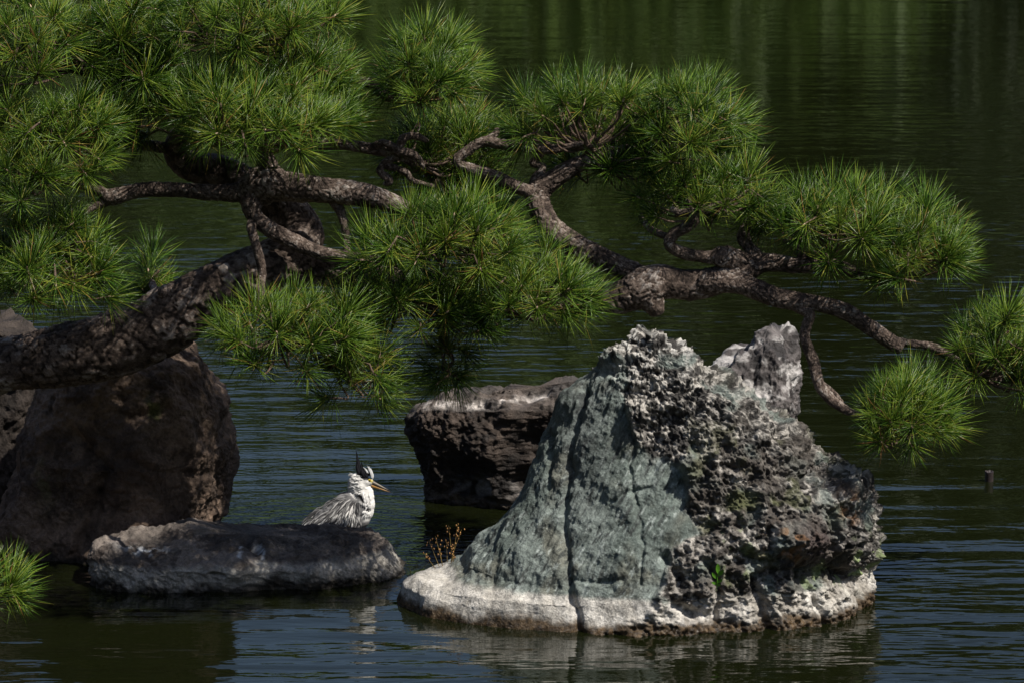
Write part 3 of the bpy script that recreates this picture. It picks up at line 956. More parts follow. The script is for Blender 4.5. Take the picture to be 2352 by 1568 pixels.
# ------------------------------------------------------------------ needles
def tuft_mesh(name, seed, n=150, length=0.194):
    """a shoot with its brush of needles, axis +z"""
    r = np.random.default_rng(seed)
    B = Batch()
    for k in range(n):
        th = math.radians(float(np.clip(r.normal(43, 20), 3, 95) if r.random() < 0.86 else r.uniform(80, 118)))
        old = th > math.radians(80)
        ph = r.uniform(0, 2 * math.pi)
        L = length * r.uniform(0.72, 1.05) * (0.95 if old else 1.0)
        d = np.array([math.sin(th) * math.cos(ph), math.sin(th) * math.sin(ph), math.cos(th)])
        b0 = np.array([0, 0, r.uniform(-0.045, 0.02)]) + 0.004 * d
        bend = np.array([r.normal(0, 0.06), r.normal(0, 0.06), -0.10 if old else r.normal(0.03, 0.05)])
        p1 = b0 + d * L * 0.5
        d2 = d + bend * 1.2
        d2 /= np.linalg.norm(d2)
        p2 = p1 + d2 * L * 0.5
        side = np.cross(d, [0.3, 0.5, 0.81])
        side /= np.linalg.norm(side)
        up = np.cross(side, d)
        w = r.uniform(0.0013, 0.0020)
        ring = [side * math.cos(q) + up * math.sin(q) for q in (0.3, 2.39, 4.49)]
        vs = [b0 + w * 0.8 * q for q in ring] + [p1 + w * q for q in ring] + [p2]
        fs = [(0, 1, 4, 3), (1, 2, 5, 4), (2, 0, 3, 5), (3, 4, 6), (4, 5, 6), (5, 3, 6)]
        tone = float(np.clip(r.normal(0.40, 0.20) + (0.20 if old else 0), 0.0, 0.88))
        if r.random() < (0.11 if old else 0.02):
            tone = r.uniform(0.92, 1.0)
        B.add(vs, fs, 0, tone)
    path = np.array([[0, 0, -0.075], [0, 0, -0.04], [0, 0, 0.0], [0, 0, 0.012], [0, 0, 0.034]])
    vts, f, _ = tube(path, [0.0040, 0.0056, 0.0064, 0.0060, 0.0008], 6)
    B.add(vts[:18], f[:12], 1, 0.5)
    B.add(vts[12:], f[:12], 2, 0.5)
    return B


NV = 10
TUFT_B = [tuft_mesh('t', 100 + k, n=int(78 + 6 * (k % 5))) for k in range(NV)]
TUFT_ME = [b.mesh('needle_tuft', [M_NEEDLE, M_TWIG, M_BUD], smooth=True) for b in TUFT_B]


def axis_matrix(loc, axis, roll, s):
    z = Vector(axis).normalized()
    q = Vector((0, 0, 1)).rotation_difference(z)
    return Matrix.Translation(Vector(loc)) @ q.to_matrix().to_4x4() @ Matrix.Rotation(roll, 4, 'Z') @ Matrix.Scale(s, 4)


MPX = 17.75 / F                     # metres in one pixel near the tree
# pads: centre px, half width, half height (outline, needles included), Y, half depth m, tufts, root (px,py,Y)
PADS = [
    (90, 110, 190, 135, 17.15, 0.32, 34, (180, 150, 17.35)),
    (300, 40, 170, 90, 17.4, 0.30, 24, (300, 100, 17.6)),
    (560, 50, 270, 110, 17.35, 0.35, 38, (500, 90, 17.6)),
    (660, 150, 200, 110, 17.5, 0.28, 30, (620, 200, 17.55)),
    (330, 160, 150, 100, 17.35, 0.25, 20, (330, 180, 17.45)),
    (565, 280, 310, 145, 17.12, 0.42, 74, (580, 335, 17.32)),
    (120, 305, 205, 130, 16.95, 0.34, 42, (130, 330, 17.2)),
    (55, 395, 125, 80, 16.75, 0.2, 12, (60, 430, 17.1)),
    (105, 612, 215, 170, 16.9, 0.36, 56, (120, 560, 17.1)),
    (345, 630, 95, 75, 18.3, 0.18, 10, (340, 640, 18.3)),
    (990, 165, 165, 120, 17.42, 0.32, 36, (960, 225, 17.5)),
    (1015, 340, 170, 125, 17.8, 0.30, 34, (960, 375, 17.55)),
    (1070, 440, 150, 110, 17.85, 0.28, 26, (1000, 410, 17.58)),
    (1420, 365, 180, 85, 17.7, 0.25, 20, (1350, 345, 17.55)),
    (1340, 280, 225, 135, 17.6, 0.36, 46, (1350, 340, 17.55)),
    (1590, 285, 175, 130, 17.5, 0.32, 36, (1460, 340, 17.58)),
    (1020, 555, 240, 115, 16.85, 0.30, 42, (990, 540, 17.02)),
    (1205, 675, 205, 120, 16.85, 0.30, 40, (1100, 680, 17.25)),
    (670, 765, 215, 120, 16.58, 0.28, 34, (640, 772, 16.75)),
    (950, 710, 220, 120, 16.9, 0.28, 34, (930, 660, 17.25)),
    (830, 845, 135, 105, 16.62, 0.2, 16, (760, 800, 16.72)),
    (1030, 800, 100, 90, 17.1, 0.2, 10, (1010, 720, 17.25)),
    (1620, 455, 200, 100, 17.36, 0.30, 32, (1620, 470, 17.25)),
    (1900, 510, 215, 115, 17.36, 0.34, 40, (1850, 520, 17.36)),
    (2105, 572, 160, 118, 17.36, 0.32, 38, (2060, 630, 17.4)),
    (2285, 800, 140, 112, 17.25, 0.26, 26, (2250, 858, 17.33)),
    (2430, 830, 120, 110, 17.35, 0.28, 16, (2420, 868, 17.35)),
    (2070, 945, 150, 122, 16.98, 0.26, 34, (2040, 970, 17.0)),
]


def pad_tufts(cx, cy, hw, hh, Y, db, n, root):
    c0 = P(cx, cy, Y)
    random.seed(int(cx * 7 + cy))
    inset = 70
    a = max(20, hw - inset) * MPX
    top = (hh - 72) * MPX
    rise = max(0.03, (1.25 * hh - 66) * MPX - db * 0.22)
    zrim = c0[2] + top - rise
    out = []
    tries = 0
    ph = [random.uniform(0, 6.28) for _ in range(3)]
    while len(out) < n and tries < 6000:
        tries += 1
        rr, an = math.sqrt(random.random()), random.uniform(0, 2 * math.pi)
        u, w = rr * math.cos(an), rr * math.sin(an)
        lobe = 1 + 0.16 * math.sin(2 * an + ph[0]) + 0.14 * math.sin(3 * an + ph[1]) + 0.10 * math.sin(5 * an + ph[2])
        dome = math.sqrt(max(0, 1 - rr * rr)) * (0.82 + 0.22 * math.sin(4.1 * u + ph[1]) * math.cos(3.3 * w + ph[2]))
        lay = 1.0 if random.random() < 0.55 else random.uniform(0.05, 0.85)
        p = np.array([c0[0] + u * a * min(lobe, 1.1), Y + w * db * lobe, zrim + rise * dome * lay + random.gauss(0, 0.03)])
        md = 0.120 * (1 - tries / 6500)
        if any(np.linalg.norm(p - q[0]) < md for q in out):
            continue
        ax = np.array([u * 0.75, w * 0.75, 0.25 + 0.8 * dome]) + np.array([random.gauss(0, 0.16), random.gauss(0, 0.16), 0])
        if rr > 0.70 and random.random() < 0.6:
            ax[2] = random.uniform(-0.45, 0.3)
            p[2] -= random.uniform(0.02, 0.07)
        out.append((p, ax / np.linalg.norm(ax)))
    return out


HERON_SPOTS = [P(803, 1105, HERON_Y), P(835, 1150, HERON_Y), P(770, 1180, HERON_Y)]
all_tufts = []
PADS = [(a_, b_ + 8, c_ + 8, d_ + 12, e_, f_, int(g_ * 0.86), h_) for a_, b_, c_, d_, e_, f_, g_, h_ in PADS]
for pi, pd in enumerate(PADS):
    cx, cy, hw, hh, Y, db, n, root = pd
    for p_, ax in pad_tufts(*pd):
        ppx, ppy = proj(p_[None])
        # the gap in the crown through which the sun reaches the heron
        sd_ = np.array(SUN_DIR)
        gap = min(np.linalg.norm(np.cross(p_ - hq, sd_)) for hq in HERON_SPOTS)
        if gap < 0.19:
            continue
        if -110 < ppx[0] < W + 110 and ppy[0] > -110:
            all_tufts.append([pi, p_, ax, random.randrange(NV), random.uniform(0, 6.28), random.choice((0.74, 0.86, 0.95, 1.0, 1.05, 1.12))])
# the tufts that show largest are parts of their own, the rest one mass of needles
order = sorted(range(len(all_tufts)), key=lambda i: all_tufts[i][1][1] + (0.8 if not (-40 < proj(all_tufts[i][1][None])[0][0] < W + 40) else 0))
single = set(order[:298])
rest_v, rest_f, rest_m, rest_a, nvert = [], [], [], [], 0
pad_obj = {}
for pi, pd in enumerate(PADS):
    root = P(*pd[7])
    B = Batch()
    for k, (q, p_, ax, var, roll, s_) in enumerate(all_tufts):
        if q != pi:
            continue
        b0 = p_ - ax * 0.06 * s_
        mid = root + (b0 - root) * 0.55
        mid[2] -= 0.02 + 0.02 * random.random()
        mid += np.array([random.gauss(0, 0.012), random.gauss(0, 0.012), 0])
        pth = catmull(np.array([root + (mid - root) * 0.05, root + (mid - root) * 0.55 + np.array([random.gauss(0, 0.008), random.gauss(0, .008), -0.008]), mid, b0 - ax * 0.03, b0 + ax * 0.01]), 12)
        vts, f, _ = tube(pth, np.linspace(0.0078, 0.0042, 12), 6)
        B.add(vts - TB, f, 0, 0.5)
    if B.n == 0:
        continue
    pad_obj[pi] = link('foliage_pad', B.mesh('foliage_pad', [M_TWIG]), pine)
for k, (pi, p_, ax, var, roll, s_) in enumerate(all_tufts):
    M = axis_matrix(p_ - TB, ax, roll, s_)
    if k in single:
        o = link('needle_tuft', TUFT_ME[var], pad_obj[pi])
        o.matrix_local = M
    else:
        b = TUFT_B[var]
        vv = np.vstack(b.v)
        A = np.array(M)
        rest_v.append(vv @ A[:3, :3].T + A[:3, 3])
        rest_f += [[i + nvert for i in q] for q in b.f]
        rest_m += b.m
        rest_a.append(np.clip(np.concatenate(b.a) + random.uniform(-0.12, 0.12), 0, 1))
        nvert += len(vv)
if rest_v:
    o = link('needles', add_mesh('needles', np.vstack(rest_v), rest_f, mats=[M_NEEDLE, M_TWIG, M_BUD], mat_idx=rest_m, attrs={'tone': np.concatenate(rest_a)}), pine)
    tag(o, kind='stuff')
print('tufts', len(all_tufts), 'single', len(single))

# --- young pine at the water's edge, lower left
SB = np.array([-2.95, 15.6, 0.05])
sap = empty('young_pine', SB, 'bright green young pine shoots at the edge of the water', 'tree')
SY = 15.6


def plain_limb(name, pts, rad, parent, base, mat):
    pth = catmull(np.array(pts), 24)
    vts, f, dirs = tube(pth, np.linspace(rad[0], rad[1], 24), 10)
    vts = vts + dirs * (0.15 * rad[0] * fbm(vts * 30, 2, 3))[:, None]
    return link(name, add_mesh(name, vts - base, f, mat, True, {'tint': np.full(len(vts), 0.5)}), parent)


hub = P(-60, 1372, SY)
plain_limb('trunk', [SB - np.array([0, 0, 0.3]), SB + np.array([0.1, 0, 0.15]), hub + np.array([-0.35, 0, -0.05]), hub], (0.03, 0.016), sap, SB, M_BARK)
for (x, y, dY, ax, sc) in [(20, 1352, 0.0, (0.55, -0.2, 0.75), 1.05), (-30, 1320, 0.08, (0.2, 0.1, 0.95), 1.1), (-45, 1368, -0.1, (0.5, -0.6, 0.35), 1.0), (30, 1372, 0.05, (0.85, -0.1, 0.3), 0.95),
                           (-70, 1345, -0.05, (0.1, -0.4, 0.9), 1.1), (22, 1325, 0.12, (0.5, 0.2, 0.8), 0.95)]:
    p_ = P(x, y, SY + dY)
    axv = np.array(ax) / np.linalg.norm(ax)
    br = plain_limb('branch', [hub, (hub + p_) / 2 + np.array([0, 0, -0.02]), p_ - axv * 0.05], (0.008, 0.005), sap, SB, M_TWIG)
    o = link('needle_tuft', TUFT_ME[random.randrange(NV)], br)
    o.matrix_local = axis_matrix(p_ - SB, axv, random.uniform(0, 6), sc)

# ------------------------------------------------------------------ the heron
Z7 = 7.468


def hp(zx, zy, dy=0.0):
    """heron drawing coordinates -> place"""
    return P((680 + zx / Z7) / 1.020408, (1050 + zy / Z7) / 1.020408 - 4, HERON_Y) + np.array([0, dy, 0])


HPX = np.linalg.norm(hp(1000, 1000) - hp(1001, 1000))
HB = hp(950, 1380)
HB[2] = 0.0
heron = empty('heron', HB, 'grey heron with raised black crest hunched behind the flat rock', 'bird')
BLOBS = [(1275, 600, 105), (1390, 612, 72), (1330, 615, 92), (1150, 560, 105), (1120, 620, 112), (1120, 700, 118), (1210, 680, 140), (1340, 790, 120), (1310, 880, 155), (1200, 800, 150),
         (1300, 1000, 180), (1265, 1120, 195), (1200, 1240, 200), (1120, 1350, 190), (1060, 930, 165), (950, 1010, 190), (860, 1100, 215), (760, 1190, 220), (640, 1260, 190), (520, 1320, 150), (400, 1370, 100),
         (300, 1400, 60), (1000, 1180, 230), (900, 1300, 215)]


def front_depth(zx, zy):
    """depth of the heron's near side at a drawing point (metres towards the camera)"""
    best = 0.0
    for x, y, r in BLOBS:
        q = r * r - (zx - x) ** 2 - (zy - y) ** 2
        if q > 0:
            best = max(best, math.sqrt(q) * HPX * 0.82)
    return best


def ball(bm, c, r, sq=0.82, sub=3):
    res = bmesh.ops.create_icosphere(bm, subdivisions=sub, radius=1.0)
    for v_ in res['verts']:
        v_.co = Vector((c[0] + v_.co.x * r, c[1] + v_.co.y * r * sq, c[2] + v_.co.z * r))


bm = bmesh.new()
for x, y, r in BLOBS:
    ball(bm, hp(x, y) - HB, r * HPX * (1.05 if y > 850 else 1.0))
tmp = bpy.data.meshes.new('tmp')
bm.to_mesh(tmp)
bm.free()
to = bpy.data.objects.new('tmp', tmp)
col.objects.link(to)
md = to.modifiers.new('r', 'REMESH')
md.mode = 'VOXEL'
md.voxel_size = 0.005
sm = to.modifiers.new('s', 'SMOOTH')
sm.iterations = 6
sm.factor = 0.5
dg = bpy.context.evaluated_depsgraph_get()
body_me = bpy.data.meshes.new_from_object(to.evaluated_get(dg))
bpy.data.objects.remove(to)
body_me.name = 'body'
vb = np.zeros(len(body_me.vertices) * 3)
body_me.vertices.foreach_get('co', vb)
vb = vb.reshape(-1, 3)
o3 = hp(0, 0)
ex = hp(1000, 0) - o3
ez = hp(0, 1000) - o3
wv = vb + HB
zx = (wv[:, 0] - o3[0]) / ex[0] * 1000
zy = (wv[:, 2] - o3[2]) / ez[2] * 1000
vb = vb + 0.0025 * fbm(vb * np.array([60, 60, 140.]), 3, 5)[:, None] * np.array([1, 1, 0.3])
body_me.vertices.foreach_set('co', vb.astype(np.float32).ravel())
white_m = np.maximum(sst(20, -20, zy - (760 + np.maximum(0, zx - 1000) * 0.9)), sst(-25, 25, zx - (1330 + 40 * np.sin(zy / 130.) - np.maximum(0, zy - 1150) * 0.35)) * sst(1300, 1250, zy))
cb = mixc((0.20, 0.195, 0.195), (0.76, 0.74, 0.71), white_m)
stripe = np.exp(-(seg_dist(zx, zy, [(1210, 830), (1290, 930), (1340, 1050), (1350, 1150)]) / 38) ** 2)
cb = mixc(cb, (0.02, 0.02, 0.024), np.clip(stripe * 1.5, 0, 1))
cap = seg_dist(zx, zy, [(1200, 470), (1300, 520), (1400, 528)])
cb = mixc(cb, (0.012, 0.012, 0.015), sst(52, 36, cap))
cb = mixc(cb, (0.45, 0.38, 0.10), sst(38, 22, np.hypot(zx - 1432, (zy - 598) * 1.2)))
a_ = body_me.attributes.new('Col', 'FLOAT_COLOR', 'POINT')
a_.data.foreach_set('color', np.concatenate([cb, np.ones((len(cb), 1))], 1).astype(np.float32).ravel())
M_BODY = vcol_mat('heron_plumage', 0.75, 0.2, 150, 0.2)
body_me.materials.clear()
body_me.materials.append(M_BODY)
body_me.polygons.foreach_set('use_smooth', np.ones(len(body_me.polygons), bool))
body = link('body', body_me, heron)


def feather(B, pts, w, colr, lift=0.0):
    """a narrow pointed feather through 3-D points; colours per vertex"""
    pth = catmull(np.array(pts), 7)
    tan = np.gradient(pth, axis=0)
    tan /= np.linalg.norm(tan, axis=1)[:, None] + 1e-9
    nrm = np.cross(tan, np.array([0, 1.0, 0]))
    nrm /= np.linalg.norm(nrm, axis=1)[:, None] + 1e-9
    prof = np.array([0.45, 0.85, 1.0, 0.95, 0.75, 0.45, 0.04]) * w
    out = np.array([0, -1.0 if pth[0][1] < HERON_Y else 1.0, 0])
    vs, fs = [], []
    for i in range(7):
        vs += [pth[i] - nrm[i] * prof[i], pth[i] + out * prof[i] * 0.55, pth[i] + nrm[i] * prof[i]]
    for i in range(6):
        k = i * 3
        fs += [(k, k + 1, k + 4, k + 3), (k + 1, k + 2, k + 5, k + 4)]
    c = np.tile(np.array([*colr, 1.0]), (21, 1))
    B.add(np.array(vs) - HB, fs, 0, c)


def build_feathers(name, B, mat, parent):
    me = add_mesh(name, np.vstack(B.v), B.f, mat, True, {'Col': np.vstack(B.a)})
    o_ = link(name, me, parent)
    return tag(o_, kind='stuff')


M_FEATHER = vcol_mat('heron_feathers', 0.65, 0.25, 300, 0.15)
fr_ = np.random.default_rng(5)
B = Batch()
# long back and wing plumes: fan from the shoulder down to the tail
for side in (-1, 1):
    for k in range(230):
        t = fr_.uniform(0, 1)
        end_x = 190 + 1050 * t ** 0.9 + fr_.normal(0, 25)
        end_y = 1430 + fr_.normal(0, 18) - (60 if end_x > 1150 else 0) - max(0, 420 - end_x) * 0.12
        f0 = fr_.uniform(0.0, 0.78)
        sx0, sy0 = 1010 + 200 * t, 860 + 90 * t
        x0 = sx0 + (end_x - sx0) * f0
        y0 = sy0 + (end_y - sy0) * f0
        L = fr_.uniform(0.20, 0.42)
        x1 = sx0 + (end_x - sx0) * min(1.02, f0 + L)
        y1 = sy0 + (end_y - sy0) * min(1.02, f0 + L) + 12
        xm, ym = (x0 + x1) / 2 - 14 * (1 - t), (y0 + y1) / 2 - 26 * (1 - t)
        pts = []
        for (a, b, e) in ((x0, y0, 0.001), (xm, ym, 0.008), (x1, y1, 0.011)):
            pts.append(hp(a, b, side * (front_depth(a, b) + e)))
        up_ = f0 + L < 0.5
        rr = fr_.random()
        if up_:
            c_ = (0.06, 0.058, 0.06) if rr < 0.5 else ((0.22, 0.215, 0.21) if rr < 0.85 else (0.55, 0.53, 0.51))
        else:
            c_ = (0.74, 0.72, 0.69) if rr < 0.40 else ((0.26, 0.25, 0.245) if rr < 0.82 else (0.055, 0.052, 0.055))
        feather(B, pts, fr_.uniform(7, 14) * HPX, c_)
# rough outline of the back
for k in range(46):
    t = fr_.uniform(0, 1)
    x0, y0 = 1040 - 700 * t, 800 + 400 * t ** 1.15
    x1, y1 = x0 - fr_.uniform(110, 200), y0 + fr_.uniform(20, 90) + 90 * t
    dy = fr_.uniform(-0.04, 0.04)
    c_ = (0.07, 0.068, 0.07) if fr_.random() < 0.6 else (0.30, 0.29, 0.285)
    feather(B, [hp(x0, y0 + 20, dy), hp((x0 + x1) / 2, (y0 + y1) / 2 - 12, dy), hp(x1, y1, dy)], fr_.uniform(7, 12) * HPX, c_)
build_feathers('back_plumes', B, M_FEATHER, heron)
B = Batch()
for k in range(170):                      # loose white feathers of nape, cheek and breast
    if k < 95:
        a = fr_.uniform(0, 1)
        x0, y0 = 1075 + 210 * fr_.random(), 460 + 330 * a
        x1, y1 = x0 - fr_.uniform(50, 105), y0 + fr_.uniform(-25, 45) + 20 * a
    else:
        x0, y0 = fr_.uniform(1290, 1420), fr_.uniform(730, 1150)
        x1, y1 = x0 + fr_.uniform(-30, 15) - 40 * (y0 > 1000), y0 + fr_.uniform(70, 130)
    sd = -1 if fr_.random() < 0.7 else 1
    w = fr_.uniform(0.70, 0.80)
    feather(B, [hp(x0, y0, sd * (front_depth(x0, y0) + 0.000)), hp((x0 + x1) / 2, (y0 + y1) / 2 - 4, sd * (front_depth((x0 + x1) / 2, (y0 + y1) / 2) + 0.004)), hp(x1, y1, sd * (front_depth(x1, y1) * 0.96 + 0.003))],
            fr_.uniform(7, 13) * HPX, (w, w * 0.98, w * 0.95))
build_feathers('neck_feathers', B, M_FEATHER, heron)
B = Batch()
for k in range(30):                       # black crest
    t = k / 29
    dy = -0.018 + 0.036 * fr_.random()
    x0, y0 = 1205 + 190 * t + fr_.normal(0, 8), 500 + 20 * t
    tipx, tipy = 1165 + 175 * t + fr_.normal(0, 10), 300 + 120 * t - (120 * fr_.random() if t < 0.5 else 0)
    feather(B, [hp(x0, y0, dy), hp((x0 + tipx) / 2 - 12, (y0 + tipy) / 2, dy), hp(tipx, tipy, dy)], fr_.uniform(20, 28) * HPX, (0.012, 0.012, 0.016))
for dy, tx, ty in ((0.0, 1150, 50), (-0.006, 1160, 110), (0.006, 1172, 170)):
    feather(B, [hp(1255, 490, dy), hp(1195, 330, dy), hp(1175, 200, dy), hp(tx, ty, dy)], 26 * HPX, (0.012, 0.012, 0.016))
build_feathers('crest', B, M_FEATHER, heron)
B = Batch()
for x0, y0, x1, y1 in [(1430, 530, 1345, 320), (1438, 520, 1375, 330), (1440, 540, 1405, 370), (1432, 500, 1345, 380), (1370, 450, 1270, 345), (1350, 440, 1290, 370), (1445, 560, 1425, 430), (1420, 470, 1360, 345)]:
    dy = fr_.uniform(-0.014, 0.008)
    feather(B, [hp(x0, y0, dy - 0.01), hp((x0 + x1) / 2 + 16, (y0 + y1) / 2, dy - 0.008), hp(x1, y1, dy)], 13 * HPX, (0.66, 0.66, 0.66))
build_feathers('forehead_feathers', B, M_FEATHER, heron)


def bill_half(name, top, bot, tip, wd, colour):
    n = 12
    rings = []
    for i in range(n + 1):
        t = i / n
        t0 = np.array(top[0]) * (1 - t) + np.array(tip) * t
        b0 = np.array(bot[0]) * (1 - t) + np.array(tip) * t
        w_ = wd * (1 - t) ** 0.85 + 0.0006
        ring = []
        for a in np.linspace(0, 2 * math.pi, 10, endpoint=False):
            m_ = (t0 + b0) / 2 + (t0 - b0) / 2 * math.cos(a)
            ring.append(hp(m_[0], m_[1], w_ * math.sin(a)))
        rings.append(ring)
    vs = np.array(rings).reshape(-1, 3)
    idx = np.arange((n + 1) * 10).reshape(n + 1, 10)
    f = np.stack([idx[:-1], np.roll(idx, -1, 1)[:-1], np.roll(idx, -1, 1)[1:], idx[1:]], -1).reshape(-1, 4)
    return link(name, add_mesh(name, vs - HB, f, plain_mat(name, colour, 0.4, 0.35, 60, 0.5)), heron)


bill_half('upper_bill', [(1425, 572)], [(1425, 660)], (1805, 800), 0.0105, (0.10, 0.08, 0.055))
bill_half('lower_bill', [(1425, 640)], [(1425, 708)], (1798, 812), 0.0095, (0.38, 0.19, 0.04))
bm = bmesh.new()
ec = hp(1393, 578, -(front_depth(1393, 578)) + 0.002)
ball(bm, ec - HB, 0.0085, 0.6, 3)
me = bpy.data.meshes.new('eye')
bm.to_mesh(me)
bm.free()
me.materials.append(plain_mat('heron_iris', (0.55, 0.40, 0.05), 0.15, 0.1, 50))
eye = link('eye', me, heron)
bm = bmesh.new()
ball(bm, ec - HB + np.array([0.0005, -0.0032, 0]), 0.0044, 0.6, 2)
me = bpy.data.meshes.new('pupil')
bm.to_mesh(me)
bm.free()
me.materials.append(plain_mat('heron_pupil', (0.004, 0.004, 0.004), 0.08, 0.1, 50))
link('pupil', me, eye)
M_LEG = plain_mat('heron_leg', (0.17, 0.14, 0.08), 0.6, 0.3, 60)
for dy, dx in ((-0.035, 0.0), (0.035, 0.03)):
    a = hp(1040, 1330, dy)
    k_ = a + np.array([-0.05 + dx, 0, -0.07])
    pth = catmull(np.array([a, (a + k_) / 2, k_, k_ + np.array([0.03, 0, -0.10]), k_ + np.array([0.045, 0, -0.2])]), 24)
    vts, f, _ = tube(pth, np.interp(np.linspace(0, 1, 24), [0, 0.4, 0.5, 1], [0.016, 0.007, 0.009, 0.006]), 8)
    link('leg', add_mesh('leg', vts - HB, f, M_LEG), heron)

# ------------------------------------------------------------------ small things
# wooden stake out in the water
sp_ = ground(2272, 1104)
B = Batch()
st = []
zs = np.linspace(-0.35, 0.052, 26)
pth = np.stack([0 * zs, 0 * zs, zs], 1)
vts, f, dirs = tube(pth, np.full(26, 0.022), 20)
vts = vts + dirs * (0.0035 * fbm(vts * np.array([90, 90, 12.]), 3, 4))[:, None]
top_ = vts[-20:].copy()
top_[:, 2] += 0.006 * fbm(top_ * 60, 2, 8)
vts[-20:] = top_
B.add(vts, f)
inner = top_ * np.array([0.72, 0.72, 1]) + np.array([0, 0, 0.001])
mid_ = top_ * np.array([0.6, 0.6, 1]) - np.array([0, 0, 0.012])
cap_v = np.vstack([top_, inner, mid_, mid_.mean(0)[None]])
cf = []
for k in range(20):
    j = (k + 1) % 20
    cf += [(k, j, 20 + j, 20 + k), (20 + k, 20 + j, 40 + j, 40 + k), (40 + k, 40 + j, 60)]
B.add(cap_v, cf)
stake = link('wooden_stake', B.mesh('wooden_stake', [plain_mat('wet_wood', (0.028, 0.02, 0.018), 0.5, 0.5, 40)], None), None, sp_)
tag(stake, 'small dark stake poking up out of the open water', 'stake')

# leafy sprout in a crack of the green rock
bp_ = P(1646, 1352, 16.50)
sprout = empty('sprout', bp_, 'tiny bright green leafy sprout growing on the peaked rock', 'plant')
M_LEAF = plain_mat('sprout_leaf', (0.10, 0.27, 0.02), 0.45, 0.25, 40)
stem_top = np.array([0.004, -0.012, 0.075])
vts, f, _ = tube(catmull(np.array([[0, 0.04, -0.02], [0, -0.004, 0.02], stem_top]), 10), np.linspace(0.0022, 0.0014, 10), 6)
link('stem', add_mesh('stem', vts, f, M_LEAF), sprout)
for (b0, d_, L, w) in [((0.0, -0.004, 0.03), (0.75, -0.3, 0.6), 0.035, 0.008), ((0, -0.008, 0.05), (-0.55, -0.2, 0.8), 0.04, 0.008), ((0.003, -0.01, 0.065), (0.6, -0.35, 0.72), 0.045, 0.010), ((0.004, -0.012, 0.075), (0.0, -0.1, 1.0), 0.05, 0.010), ((0.0, -0.004, 0.025), (-0.7, -0.4, 0.4), 0.03, 0.007), ((0.0, -0.004, 0.02), (0.7, -0.5, 0.2), 0.022, 0.006)]:
    d_ = np.array(d_) / np.linalg.norm(d_)
    sd = np.cross(d_, (0, 1, 0))
    sd /= np.linalg.norm(sd)
    vs, fs = [], []
    for i, pr in enumerate((0.15, 0.75, 1.0, 0.8, 0.05)):
        c_ = np.array(b0) + d_ * L * i / 4
        vs += [c_ - sd * w * pr, c_ + np.array([0, 0.002, 0]) * pr, c_ + sd * w * pr]
    for i in range(4):
        k = 3 * i
        fs += [(k, k + 1, k + 4, k + 3), (k + 1, k + 2, k + 5, k + 4)]
    link('leaf', add_mesh('leaf', vs, fs, M_LEAF), sprout)

# rusty sedge between the rocks
sb = P(1022, 1302, 17.15)
sb[2] = 0.10
sedge = empty('sedge_clump', sb, 'thin rusty sedge clump behind the toe of the peaked rock', 'plant')
M_SEDGE = plain_mat('sedge_stalk', (0.20, 0.13, 0.035), 0.7, 0.5, 30)
M_SEED = plain_mat('sedge_seed', (0.33, 0.17, 0.06), 0.8, 0.4, 60)
r2 = np.random.default_rng(9)
for tx, ty in [(1000, 1230), (985, 1240), (1030, 1205), (1052, 1200), (1040, 1250), (1060, 1215), (975, 1270), (1010, 1260), (1045, 1270), (1025, 1240)]:
    tp = P(tx, ty, 17.15 + r2.uniform(-0.06, 0.06)) - sb
    b0 = np.array([r2.normal(0, 0.012), r2.normal(0, 0.02), -0.12])
    mid_ = b0 * 0.5 + tp * 0.5 + np.array([r2.normal(0, 0.012), 0, 0.015])
    vts, f, _ = tube(catmull(np.array([b0, mid_, tp]), 10), np.linspace(0.0022, 0.0010, 10), 5)
    stk = link('stalk', add_mesh('stalk', vts, f, M_SEDGE), sedge)
    B = Batch()
    for q in range(6):
        c_ = tp * (1 - 0.06 * q) + mid_ * 0.06 * q + np.array([r2.normal(0, 0.009), r2.normal(0, 0.009), r2.normal(0, 0.004)])
        vs = c_ + 0.0042 * np.array([[0, 0, 1.6], [1, 0, 0], [-0.5, 0.87, 0], [-0.5, -0.87, 0], [0, 0, -1.6]])
        B.add(vs, [(0, 1, 2), (0, 2, 3), (0, 3, 1), (4, 2, 1), (4, 3, 2), (4, 1, 3)])
    link('seed_head', B.mesh('seed_head', [M_SEED], None), stk)
gb = P(945, 1320, 17.25)
gb[2] = 0.02
grass = empty('grass_wisp', gb, 'few dry grass blades arching at the end of the flat rock', 'plant')
M_BLADE = plain_mat('dry_blade', (0.14, 0.13, 0.04), 0.7, 0.4, 30)
for tx, ty in [(905, 1358), (920, 1352), (925, 1290), (935, 1280), (958, 1295), (985, 1290), (940, 1300), (970, 1310)]:
    tp = P(tx, ty, 17.2 + r2.uniform(-0.08, 0.05)) - gb
    b0 = np.array([r2.normal(0.01, 0.01), r2.normal(0, 0.01), -0.06])
    mid_ = b0 * 0.5 + tp * 0.5 + np.array([0, 0, 0.03])
    vts, f, _ = tube(catmull(np.array([b0, mid_, tp]), 10), np.linspace(0.002, 0.0006, 10), 4)
    link('blade', add_mesh('blade', vts, f, M_BLADE), grass)

# ------------------------------------------------------------------ trees on the far bank (seen mirrored in the pond)
def leaf_mat(name, c0, c1):
    m, t, b, N, L = new_mat(name)
    at = node(t, 'ShaderNodeAttribute', attribute_name='tone')
    mx = node(t, 'ShaderNodeMix', data_type='RGBA')
    L.new(at.outputs['Fac'], mx.inputs['Factor'])
    mx.inputs['A'].default_value = (*c0, 1)
    mx.inputs['B'].default_value = (*c1, 1)
    L.new(mx.outputs['Result'], b.inputs['Base Color'])
    b.inputs['Roughness'].default_value = 0.6
    return m


